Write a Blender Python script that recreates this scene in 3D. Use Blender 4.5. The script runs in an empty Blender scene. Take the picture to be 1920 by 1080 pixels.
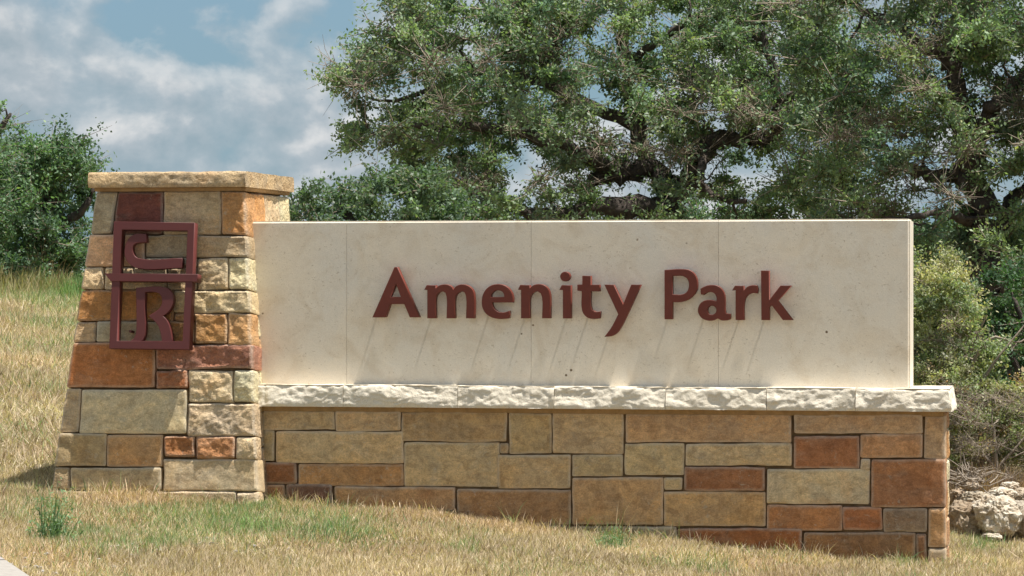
import bpy, bmesh, math, random
import numpy as np
from mathutils import Vector, noise as mnoise

random.seed(7)
rng = np.random.default_rng(7)
R = math.radians

# ------------------------------------------------------------------ scene, camera, sky, sun
scene = bpy.context.scene
COL = scene.collection
F = 5700.0          # focal length in pixels of a 1920 wide picture
CX, HY = 960.0, 532.0
CAMZ = 1.85

cam_d = bpy.data.cameras.new('camera')
cam_d.sensor_width = 36.0
cam_d.lens = F / 1920.0 * 36.0
cam_d.shift_y = -(540.0 - HY) / 1920.0
cam_d.clip_start = 0.1
cam_d.clip_end = 2000
cam = bpy.data.objects.new('camera', cam_d)
cam.location = (0, 0, CAMZ)
cam.rotation_euler = (R(90), 0, 0)
COL.objects.link(cam)
scene.camera = cam

TH = math.atan(1105.0 / F)
UX = Vector((math.cos(TH), -math.sin(TH), 0))     # along the wall, to the right
VX = Vector((math.sin(TH), math.cos(TH), 0))      # into the scene
ZX = Vector((0, 0, 1))
ORG = Vector((0, 22.1, 0))

SUN = (UX * 0.31 + VX * -0.036 + ZX * 0.95).normalized()
sun_el = math.asin(SUN.z)
sun_az = math.atan2(SUN.x, SUN.y)

world = bpy.data.worlds.new('World')
scene.world = world
world.use_nodes = True
SKY_STRENGTH = 0.095
CLOUD_LIGHT = 4.7


def build_world():
    nt = world.node_tree
    for n in list(nt.nodes):
        nt.nodes.remove(n)
    N = nt.nodes.new
    L = nt.links.new
    out = N('ShaderNodeOutputWorld')
    bg = N('ShaderNodeBackground')
    bg.inputs['Strength'].default_value = SKY_STRENGTH
    L(bg.outputs[0], out.inputs[0])
    sky = N('ShaderNodeTexSky')
    sky.sky_type = 'NISHITA'
    sky.sun_disc = False
    sky.sun_elevation = sun_el
    sky.sun_rotation = sun_az
    sky.air_density = 1.0
    sky.dust_density = 0.3
    sky.ozone_density = 1.5
    tc = N('ShaderNodeTexCoord')

    def mapped(off, sc):
        m = N('ShaderNodeMapping')
        m.inputs['Location'].default_value = off
        m.inputs['Scale'].default_value = sc
        L(tc.outputs['Generated'], m.inputs['Vector'])
        return m.outputs[0]

    def noise(vec, scale, detail, rough, dist=0.0):
        n = N('ShaderNodeTexNoise')
        n.inputs['Scale'].default_value = scale
        n.inputs['Detail'].default_value = detail
        n.inputs['Roughness'].default_value = rough
        n.inputs['Distortion'].default_value = dist
        L(vec, n.inputs['Vector'])
        return n.outputs['Fac']

    def ramp(fac, pts):
        r = N('ShaderNodeValToRGB')
        while len(r.color_ramp.elements) < len(pts):
            r.color_ramp.elements.new(0.5)
        for e, (p, c) in zip(r.color_ramp.elements, pts):
            e.position = p
            e.color = (*c, 1) if len(c) == 3 else c
        L(fac, r.inputs[0])
        return r.outputs[0]

    def math_(op, a, b):
        n = N('ShaderNodeMath')
        n.operation = op
        for i, s in enumerate((a, b)):
            if isinstance(s, (int, float)):
                n.inputs[i].default_value = s
            else:
                L(s, n.inputs[i])
        return n.outputs[0]
    # two layers of cumulus: big banks and the puffs on their tops
    def field(dx, dz):
        big = noise(mapped((0.62 + dx, 0.0, 0.35 + dz), (1.0, 1.0, 1.9)), 7.5, 3.0, 0.50, 0.0)
        puff = noise(mapped((0.80 + dx, 0.3, 0.10 + dz), (1.0, 1.0, 1.3)), 21.0, 12.0, 0.53, 0.1)
        return math_('ADD', math_('MULTIPLY', big, 0.60), math_('MULTIPLY', puff, 0.40))
    dens = field(0.0, 0.0)
    dens_up = field(-0.003, 0.0075)
    mask = ramp(dens, [(0.432, (0, 0, 0)), (0.458, (0.55, 0.55, 0.55)), (0.53, (1, 1, 1))])
    lit = math_('SUBTRACT', dens, dens_up)
    lit = math_('MULTIPLY_ADD', lit, 13.0)
    lit.node.inputs[2].default_value = 0.42
    ccol = ramp(lit, [(0.0, (0.50, 0.62, 0.70)), (0.45, (0.66, 0.75, 0.82)), (1.0, (1.05, 1.07, 1.08))])
    cs = N('ShaderNodeMix')
    cs.data_type = 'RGBA'
    cs.blend_type = 'MULTIPLY'
    cs.inputs[0].default_value = 1.0
    L(ccol, cs.inputs[6])
    cs.inputs[7].default_value = (CLOUD_LIGHT,) * 3 + (1,)
    mx = N('ShaderNodeMix')
    mx.data_type = 'RGBA'
    L(mask, mx.inputs[0])
    # deepen the clear sky a little between the clouds
    sk = N('ShaderNodeMix')
    sk.data_type = 'RGBA'
    sk.blend_type = 'MULTIPLY'
    sk.inputs[0].default_value = 1.0
    L(sky.outputs[0], sk.inputs[6])
    sk.inputs[7].default_value = SKY_TINT
    # pale summer haze low over the horizon, the same all round
    sx = N('ShaderNodeSeparateXYZ')
    L(tc.outputs['Generated'], sx.inputs[0])
    hz = N('ShaderNodeMix')
    hz.data_type = 'RGBA'
    L(ramp(sx.outputs[2], [(0.0, (0.95,) * 3), (0.05, (0.8,) * 3), (0.30, (0, 0, 0))]), hz.inputs[0])
    L(sk.outputs[2], hz.inputs[6])
    hz.inputs[7].default_value = (1.6, 2.5, 3.1, 1)
    L(hz.outputs[2], mx.inputs[6])
    L(cs.outputs[2], mx.inputs[7])
    L(mx.outputs[2], bg.inputs[0])


SKY_TINT = (0.54, 0.64, 0.74, 1)
build_world()

sun_d = bpy.data.lights.new('sun', 'SUN')
sun_d.energy = 5.0
sun_d.angle = R(0.5)
sun_d.color = (1.0, 0.95, 0.87)
sun = bpy.data.objects.new('sun', sun_d)
sun.rotation_euler = SUN.to_track_quat('Z', 'Y').to_euler()
sun.location = (8, 5, 30)
COL.objects.link(sun)

scene.view_settings.view_transform = 'Standard'
scene.view_settings.look = 'None'
scene.view_settings.exposure = 0.62
scene.view_settings.gamma = 1.0
scene.view_settings.use_curve_mapping = False
scene.render.engine = 'CYCLES'
scene.cycles.max_bounces = 8
scene.cycles.transparent_max_bounces = 8


# ------------------------------------------------------------------ helpers
def lin(c, k=1.0):
    o = []
    for v in c:
        v = v / 255.0
        v = v / 12.92 if v <= 0.04045 else ((v + 0.055) / 1.055) ** 2.4
        o.append(min(v * k, 0.9))
    return tuple(o)


def ray(px, py):
    return Vector(((px - CX) / F, 1.0, (HY - py) / F))


CAM = Vector((0, 0, CAMZ))


def hit(px, py, p0, n):
    d = ray(px, py)
    t = (p0 - CAM).dot(n) / d.dot(n)
    return CAM + d * t


def at(px, py, D):
    return CAM + ray(px, py) * D


def W(u, v, z):
    return ORG + UX * u + VX * v + ZX * z


def uz(px, py, v=0.0):
    """pixel -> (u, z) on the vertical plane at depth v behind the panel's face"""
    p = hit(px, py, W(0, v, 0), VX)
    return (p - ORG).dot(UX), p.z


def tag(o, label=None, cat=None, group=None, kind=None):
    if label: o['label'] = label
    if cat: o['category'] = cat
    if group: o['group'] = group
    if kind: o['kind'] = kind
    return o


def empty(name, loc, label, cat, group=None):
    o = bpy.data.objects.new(name, None)
    o.empty_display_size = 0.2
    o.location = loc
    COL.objects.link(o)
    return tag(o, label, cat, group)


def link(name, me, mat, parent=None, loc=(0, 0, 0), color=None):
    o = bpy.data.objects.new(name, me)
    if mat is not None and not me.materials:
        me.materials.append(mat)
    loc = Vector(loc)
    if parent is not None:
        o.parent = parent
        q = parent
        while q is not None:
            loc = loc - q.location
            q = q.parent
    o.location = loc
    if color:
        o.color = (*color, 1)
    COL.objects.link(o)
    return o


def fast_mesh(name, verts, faces, colors=None, smooth=False):
    """verts (n,3), faces (m,k) arrays, optional per-vertex rgb"""
    me = bpy.data.meshes.new(name)
    verts = np.asarray(verts, dtype=np.float32)
    faces = np.asarray(faces, dtype=np.int32)
    m, k = faces.shape
    me.vertices.add(len(verts))
    me.vertices.foreach_set('co', verts.ravel())
    me.loops.add(m * k)
    me.loops.foreach_set('vertex_index', faces.ravel())
    me.polygons.add(m)
    me.polygons.foreach_set('loop_start', np.arange(0, m * k, k, dtype=np.int32))
    me.polygons.foreach_set('loop_total', np.full(m, k, dtype=np.int32))
    if smooth:
        me.polygons.foreach_set('use_smooth', np.ones(m, dtype=bool))
    me.update(calc_edges=True)
    if colors is not None:
        a = me.color_attributes.new('tint', 'FLOAT_COLOR', 'POINT')
        c = np.ones((len(verts), 4), dtype=np.float32)
        c[:, :3] = colors
        a.data.foreach_set('color', c.ravel())
    return me


def new_mat(name):
    m = bpy.data.materials.new(name)
    m.use_nodes = True
    nt = m.node_tree
    bsdf = nt.nodes['Principled BSDF']
    return m, nt, bsdf


class NB:
    """small node-building helper"""
    def __init__(self, nt):
        self.nt = nt

    def n(self, t, **kw):
        x = self.nt.nodes.new(t)
        for k, v in kw.items():
            setattr(x, k, v)
        return x

    def put(self, sock, v):
        if hasattr(v, 'links') or isinstance(v, bpy.types.NodeSocket):
            self.nt.links.new(v, sock)
        else:
            sock.default_value = v

    def noise(self, vec, scale, detail=5, rough=0.55, dist=0.0, out='Fac'):
        x = self.n('ShaderNodeTexNoise')
        self.put(x.inputs['Vector'], vec)
        x.inputs['Scale'].default_value = scale
        x.inputs['Detail'].default_value = detail
        x.inputs['Roughness'].default_value = rough
        x.inputs['Distortion'].default_value = dist
        return x.outputs[out]

    def voro(self, vec, scale, feature='F1', out='Distance'):
        x = self.n('ShaderNodeTexVoronoi', feature=feature)
        self.put(x.inputs['Vector'], vec)
        x.inputs['Scale'].default_value = scale
        return x.outputs[out]

    def ramp(self, fac, pts, interp='LINEAR'):
        r = self.n('ShaderNodeValToRGB')
        r.color_ramp.interpolation = interp
        while len(r.color_ramp.elements) < len(pts):
            r.color_ramp.elements.new(0.5)
        for e, (p, c) in zip(r.color_ramp.elements, pts):
            e.position = p
            if isinstance(c, (int, float)):
                c = (c, c, c)
            e.color = (*c, 1)
        self.put(r.inputs[0], fac)
        return r.outputs[0]

    def mix(self, fac, a, b, mode='MIX'):
        x = self.n('ShaderNodeMix', data_type='RGBA', blend_type=mode)
        self.put(x.inputs[0], fac)
        for s, v in ((6, a), (7, b)):
            if isinstance(v, tuple) and len(v) == 3:
                v = (*v, 1)
            self.put(x.inputs[s], v)
        return x.outputs[2]

    def math(self, op, a, b=0.0, c=None):
        x = self.n('ShaderNodeMath', operation=op)
        self.put(x.inputs[0], a)
        self.put(x.inputs[1], b)
        if c is not None:
            self.put(x.inputs[2], c)
        return x.outputs[0]

    def vadd(self, a, b):
        x = self.n('ShaderNodeVectorMath', operation='ADD')
        self.put(x.inputs[0], a)
        self.put(x.inputs[1], b)
        return x.outputs[0]

    def vscale(self, a, v):
        m = self.n('ShaderNodeMapping')
        m.inputs['Scale'].default_value = v
        self.put(m.inputs['Vector'], a)
        return m.outputs[0]

    def bump(self, h, strength, dist, normal=None):
        b = self.n('ShaderNodeBump')
        b.inputs['Strength'].default_value = strength
        b.inputs['Distance'].default_value = dist
        self.put(b.inputs['Height'], h)
        if normal is not None:
            self.put(b.inputs['Normal'], normal)
        return b.outputs[0]


# ------------------------------------------------------------------ materials
def mat_stone(name, rough_face):
    """sandstone: the stone's own colour comes from the object colour"""
    m, nt, b = new_mat(name)
    k = NB(nt)
    geo_n = k.n('ShaderNodeNewGeometry')
    geo = geo_n.outputs['Position']
    oi = k.n('ShaderNodeObjectInfo')
    rnd = k.math('MULTIPLY', oi.outputs['Random'], 37.0)
    comb = k.n('ShaderNodeCombineXYZ')
    for i in range(3):
        k.put(comb.inputs[i], rnd)
    p = k.vadd(geo, comb.outputs[0])
    base = oi.outputs['Color']
    big = k.noise(p, 3.2, 6, 0.62, 0.6)
    col = k.mix(k.ramp(big, [(0.42, 0.0), (0.58, 1.0)]), base, k.mix(1.0, base, (1.20, 1.13, 1.00), 'MULTIPLY'))
    # rusty iron clouds
    rust = k.ramp(k.noise(p, 2.1, 5, 0.6, 1.2), [(0.56, 0.0), (0.72, 0.65)])
    col = k.mix(rust, col, k.mix(1.0, base, (1.10, 0.88, 0.68), 'MULTIPLY'))
    # greyer drifts
    gr = k.ramp(k.noise(k.vscale(p, (0.8, 0.8, 2.2)), 4.3, 5, 0.6, 0.5), [(0.55, 0.0), (0.75, 0.6)])
    col = k.mix(gr, col, k.mix(0.5, base, (0.40, 0.35, 0.27)))
    grain = k.noise(p, 95, 4, 0.7)
    col = k.mix(1.0, col, k.ramp(grain, [(0.25, 0.68), (0.75, 1.28)]), 'MULTIPLY')
    mid = k.noise(p, 19, 5, 0.65)
    col = k.mix(1.0, col, k.ramp(mid, [(0.28, 0.80), (0.72, 1.18)]), 'MULTIPLY')
    # pale lime scuffs and splashes
    sc = k.math('MULTIPLY', k.ramp(k.noise(p, 26, 6, 0.75, 0.8), [(0.57, 0.0), (0.64, 1.0)]),
                k.ramp(k.noise(p, 4.5, 2, 0.5), [(0.46, 0.0), (0.60, 0.65)]))
    col = k.mix(sc, col, (0.50, 0.45, 0.36))
    # grey-brown staining with a harder edge
    st = k.ramp(k.noise(k.vscale(p, (1, 1, 1.8)), 6.5, 8, 0.72, 1.0), [(0.50, 0.0), (0.56, 0.7), (0.68, 0.25)])
    col = k.mix(st, col, k.mix(1.0, col, (0.72, 0.68, 0.66), 'MULTIPLY'))
    vein = k.ramp(k.noise(k.vscale(p, (1, 1, 3.0)), 5.0, 9, 0.75, 1.6), [(0.478, 0.0), (0.497, 0.5), (0.516, 0.0)])
    col = k.mix(vein, col, k.mix(1.0, col, (0.6, 0.5, 0.42), 'MULTIPLY'))
    # dark pits
    pits = k.ramp(k.noise(p, 60, 3, 0.8), [(0.22, 0.45), (0.33, 1.0)])
    col = k.mix(1.0, col, pits, 'MULTIPLY')
    edge = k.math('MULTIPLY', k.ramp(k.n('ShaderNodeAttribute', attribute_name='rim').outputs['Fac'], [(0.25, 0.0), (0.95, 1.0)]),
                  k.ramp(k.noise(p, 17, 5, 0.7), [(0.30, 0.15), (0.60, 0.85)]))
    col = k.mix(edge, col, k.mix(0.55, base, (0.66, 0.60, 0.50)))
    # damp dark streaks and dirt
    dirt = k.ramp(k.noise(k.vscale(p, (2.5, 2.5, 0.9)), 3.3, 7, 0.68, 0.4), [(0.54, 0.0), (0.70, 0.55)])
    col = k.mix(dirt, col, k.mix(1.0, col, (0.60, 0.56, 0.52), 'MULTIPLY'))
    k.put(b.inputs['Base Color'], col)
    b.inputs['Roughness'].default_value = 0.9
    b.inputs['Specular IOR Level'].default_value = 0.25
    if rough_face:
        n1 = k.bump(k.noise(p, 24, 9, 0.7, 0.3), 0.9, 0.03)
        n2 = k.bump(k.voro(p, 42), 0.35, 0.012, n1)
        n3 = k.bump(grain, 0.5, 0.006, n2)
    else:
        n1 = k.bump(k.noise(p, 9, 7, 0.6, 0.3), 0.45, 0.02)
        n2 = k.bump(k.noise(p, 45, 5, 0.7), 0.35, 0.006, n1)
        n3 = k.bump(grain, 0.35, 0.003, n2)
    k.put(b.inputs['Normal'], n3)
    return m


def mat_limestone(name, rock):
    m, nt, b = new_mat(name)
    k = NB(nt)
    p = k.n('ShaderNodeNewGeometry').outputs['Position']
    oi = k.n('ShaderNodeObjectInfo')
    col = k.mix(k.ramp(k.noise(p, 1.7, 5, 0.6, 0.5), [(0.35, 0.0), (0.7, 1.0)]),
                (0.81, 0.725, 0.59), (0.74, 0.695, 0.61))
    col = k.mix(k.ramp(k.noise(p, 4.1, 6, 0.65, 0.8), [(0.48, 0.0), (0.75, 0.6)]), col, (0.60, 0.49, 0.35))
    col = k.mix(1.0, col, k.ramp(oi.outputs['Random'], [(0.0, 0.96), (1.0, 1.03)]), 'MULTIPLY')
    if rock:
        col = k.mix(0.75, col, (0.80, 0.725, 0.59))
        col = k.mix(k.ramp(k.noise(p, 7, 5, 0.7, 0.4), [(0.55, 0.0), (0.78, 0.5)]), col, (0.45, 0.36, 0.25))
    # fine tan fossil flecks and small worm holes
    fl = k.math('MULTIPLY', k.ramp(k.noise(k.vscale(p, (1, 1, 1.4)), 42, 4, 0.7, 0.7), [(0.60, 0.0), (0.65, 1.0)]),
                k.ramp(k.noise(p, 5, 3, 0.5), [(0.36, 0.0), (0.52, 1.0)]))
    col = k.mix(k.math('MULTIPLY', fl, 0.45), col, (0.33, 0.25, 0.15))
    hole = k.math('MULTIPLY', k.ramp(k.voro(p, 7.5), [(0.05, 1.0), (0.085, 0.0)]),
                  k.ramp(k.noise(p, 6.0, 2, 0.5), [(0.53, 0.0), (0.57, 1.0)]))
    col = k.mix(hole, col, (0.16, 0.11, 0.06))
    col = k.mix(1.0, col, k.ramp(k.noise(p, 130, 3, 0.7), [(0.3, 0.90), (0.7, 1.08)]), 'MULTIPLY')
    k.put(b.inputs['Base Color'], col)
    b.inputs['Roughness'].default_value = 0.85
    b.inputs['Specular IOR Level'].default_value = 0.3
    n1 = k.bump(k.noise(p, 8 if not rock else 14, 6, 0.65, 0.3), 0.12 if not rock else 0.45, 0.012 if not rock else 0.03)
    n2 = k.bump(k.math('ADD', k.noise(p, 110, 4, 0.7), k.math('MULTIPLY', hole, -2.0)), 0.18 if not rock else 0.5, 0.003)
    nt.links.new(n1, n2.node.inputs['Normal'])
    k.put(b.inputs['Normal'], n2)
    return m


def mat_plain(name, color, rough=0.8, var=0.15, scale=8, bump=0.2, bdist=0.01, spec=0.3):
    m, nt, b = new_mat(name)
    k = NB(nt)
    p = k.n('ShaderNodeNewGeometry').outputs['Position']
    c = k.mix(1.0, (*color, 1), k.ramp(k.noise(p, scale, 6, 0.65, 0.4), [(0.3, 1 - var), (0.7, 1 + var)]), 'MULTIPLY')
    k.put(b.inputs['Base Color'], c)
    b.inputs['Roughness'].default_value = rough
    b.inputs['Specular IOR Level'].default_value = spec
    k.put(b.inputs['Normal'], k.bump(k.noise(p, scale * 6, 6, 0.7), bump, bdist))
    return m


def mat_paint():
    m, nt, b = new_mat('maroon_paint')
    k = NB(nt)
    p = k.n('ShaderNodeNewGeometry').outputs['Position']
    oi = k.n('ShaderNodeObjectInfo')
    c = k.mix(k.ramp(k.noise(p, 5, 5, 0.6), [(0.35, 0.0), (0.7, 1.0)]), oi.outputs['Color'],
              k.mix(1.0, oi.outputs['Color'], (1.15, 1.12, 1.1), 'MULTIPLY'))
    wear = k.ramp(k.noise(p, 55, 6, 0.8), [(0.70, 0.0), (0.76, 0.6)])
    c = k.mix(wear, c, (0.22, 0.14, 0.11))
    k.put(b.inputs['Base Color'], c)
    k.put(b.inputs['Roughness'], k.ramp(k.noise(p, 9, 4, 0.6), [(0.3, 0.42), (0.7, 0.6)]))
    b.inputs['Specular IOR Level'].default_value = 0.45
    k.put(b.inputs['Normal'], k.bump(k.noise(p, 70, 4, 0.6), 0.12, 0.002))
    return m


def mat_leaf(name, trans=0.35, gloss=0.45):
    m, nt, b = new_mat(name)
    k = NB(nt)
    at_ = k.n('ShaderNodeAttribute', attribute_name='tint')
    k.put(b.inputs['Base Color'], at_.outputs['Color'])
    b.inputs['Roughness'].default_value = gloss
    b.inputs['Specular IOR Level'].default_value = 0.5
    tr = k.n('ShaderNodeBsdfTranslucent')
    k.put(tr.inputs['Color'], k.mix(1.0, at_.outputs['Color'], (1.2, 1.35, 0.6), 'MULTIPLY'))
    ms = k.n('ShaderNodeMixShader')
    ms.inputs[0].default_value = trans
    nt.links.new(b.outputs[0], ms.inputs[1])
    nt.links.new(tr.outputs[0], ms.inputs[2])
    nt.links.new(ms.outputs[0], nt.nodes['Material Output'].inputs['Surface'])
    return m


def mat_ground():
    m, nt, b = new_mat('dry_turf')
    k = NB(nt)
    p = k.n('ShaderNodeNewGeometry').outputs['Position']
    c = k.mix(k.ramp(k.noise(p, 0.9, 5, 0.6, 0.5), [(0.38, 0.0), (0.65, 1.0)]), (0.36, 0.28, 0.165), (0.25, 0.21, 0.115))
    c = k.mix(k.ramp(k.noise(p, 30, 6, 0.75), [(0.35, 0.0), (0.7, 0.8)]), c, (0.20, 0.14, 0.075))
    c = k.mix(k.ramp(k.noise(p, 0.35, 7, 0.7), [(0.48, 0.0), (0.66, 0.7)]), c, (0.17, 0.18, 0.08))
    k.put(b.inputs['Base Color'], c)
    b.inputs['Roughness'].default_value = 1.0
    b.inputs['Specular IOR Level'].default_value = 0.1
    k.put(b.inputs['Normal'], k.bump(k.noise(p, 45, 7, 0.8), 0.9, 0.04))
    return m


M_SMOOTH = mat_stone('sandstone_sawn_face', False)
M_ROUGH = mat_stone('sandstone_split_face', True)
M_PANEL = mat_limestone('honed_limestone', False)
M_COPING = mat_limestone('rock_faced_limestone', True)
M_MORTAR = mat_plain('mortar', (0.22, 0.15, 0.085), 0.95, 0.35, 14, 0.8, 0.02, 0.1)
M_BED = mat_plain('mortar_bed', (0.40, 0.26, 0.13), 0.95, 0.2, 14, 0.8, 0.01, 0.1)
M_PAINT = mat_paint()
M_LEAF = mat_leaf('leaves', 0.38, 0.52)
M_GRASS = mat_leaf('grass_blades', 0.30, 0.7)
M_GROUND = mat_ground()
M_BARK = mat_plain('bark', (0.115, 0.095, 0.085), 0.95, 0.5, 9, 1.0, 0.03, 0.15)
M_TWIG = mat_plain('dry_twigs', (0.30, 0.25, 0.20), 0.95, 0.35, 12, 0.5, 0.01, 0.15)
M_CONC = mat_plain('pale_concrete', (0.33, 0.305, 0.275), 0.9, 0.12, 20, 0.4, 0.005, 0.3)
M_BOULDER = None


# ------------------------------------------------------------------ terrain
def sstep(a, b, x):
    t = np.clip((x - a) / (b - a), 0, 1)
    return t * t * (3 - 2 * t)


def gz(x, y):
    x = np.asarray(x, dtype=float)
    y = np.asarray(y, dtype=float)
    xc = np.clip(x, -9, 7)
    z = -1.75 - 0.070 * xc + 0.03 * (np.clip(y, 2, 46) - 22)
    z = z + 0.024 * np.clip(xc + 3.2, -9, 0)
    lf = 1 - sstep(-3.5, 2.0, x)
    z = z + (0.010 + 0.024 * lf) * (np.clip(y, 23, 46) - 23)
    z = z + 0.025 * np.sin(x * 1.3 + y * 0.7) + 0.018 * np.sin(x * 2.9 - y * 1.9 + 1) + 0.010 * np.sin(x * 6.1 + 2) * np.sin(y * 5.3)
    z = z - 0.09 * sstep(2.9, 3.7, x) * (1 - sstep(30, 40, y))
    z = z + 0.25 * np.sin(y * 0.05 + 1.0) * sstep(60, 120, y)
    return z + CAMZ


def build_ground():
    xs = np.concatenate([np.linspace(-320, -14, 24), np.linspace(-13, 13, 160), np.linspace(14, 320, 24)])
    ys = np.concatenate([np.linspace(-40, 8, 12), np.linspace(9, 48, 220), np.linspace(50, 700, 36)])
    X, Y = np.meshgrid(xs, ys)
    Z = gz(X, Y)
    v = np.stack([X.ravel(), Y.ravel(), Z.ravel()], 1)
    nx = len(xs)
    i, j = np.meshgrid(np.arange(nx - 1), np.arange(len(ys) - 1))
    a = (j * nx + i).ravel()
    f = np.stack([a, a + 1, a + nx + 1, a + nx], 1)
    o = link('ground', fast_mesh('ground', v, f, smooth=True), M_GROUND)
    tag(o, kind='structure')


build_ground()

# pavement slab with its edge in the lower left corner
def ground_hit(px, py):
    d = ray(px, py)
    t = 5.0
    while t < 120:
        p = CAM + d * t
        if p.z < float(gz(p.x, p.y)):
            return p
        t += 0.02
    return p


pa = ground_hit(-72, 1012)
pb = ground_hit(36, 1084)
ed = (pb - pa)
ed.z = 0
ed.normalize()
left = Vector((-ed.y, ed.x, 0))
if left.x > 0:
    left = -left


def strip(name, start, n, seglen, w0, w1, lift, kerb, mat, skip=0.006):
    """a paved strip of joined segments following the ground"""
    bm = bmesh.new()
    for s in range(n):
        q0 = start + ed * (s * seglen + skip)
        q1 = start + ed * ((s + 1) * seglen - skip)
        ring = []
        for q, w in ((q0, w0), (q1, w0), (q1, w1), (q0, w1)):
            r = q + left * w
            r.z = float(gz(r.x, r.y)) + lift
            ring.append(r)
        top = [bm.verts.new(r) for r in ring]
        bot = [bm.verts.new(r - Vector((0, 0, 0.25))) for r in ring]
        bm.faces.new(top)
        for a in range(4):
            bm.faces.new((top[a], bot[a], bot[(a + 1) % 4], top[(a + 1) % 4]))
    bmesh.ops.recalc_face_normals(bm, faces=bm.faces)
    bmesh.ops.bevel(bm, geom=[e for e in bm.edges], offset=0.012, segments=2, affect='EDGES')
    me = bpy.data.meshes.new(name)
    bm.to_mesh(me)
    bm.free()
    return tag(link(name, me, mat), kind='structure')


strip('pavement', pa - ed * 3.0, 8, 1.5, 0.0, 1.6, 0.045, True, M_CONC)


# ------------------------------------------------------------------ stones
def fbm(p, H=0.9, lac=2.1, octv=4):
    return mnoise.fractal(p, H, lac, octv)


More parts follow.
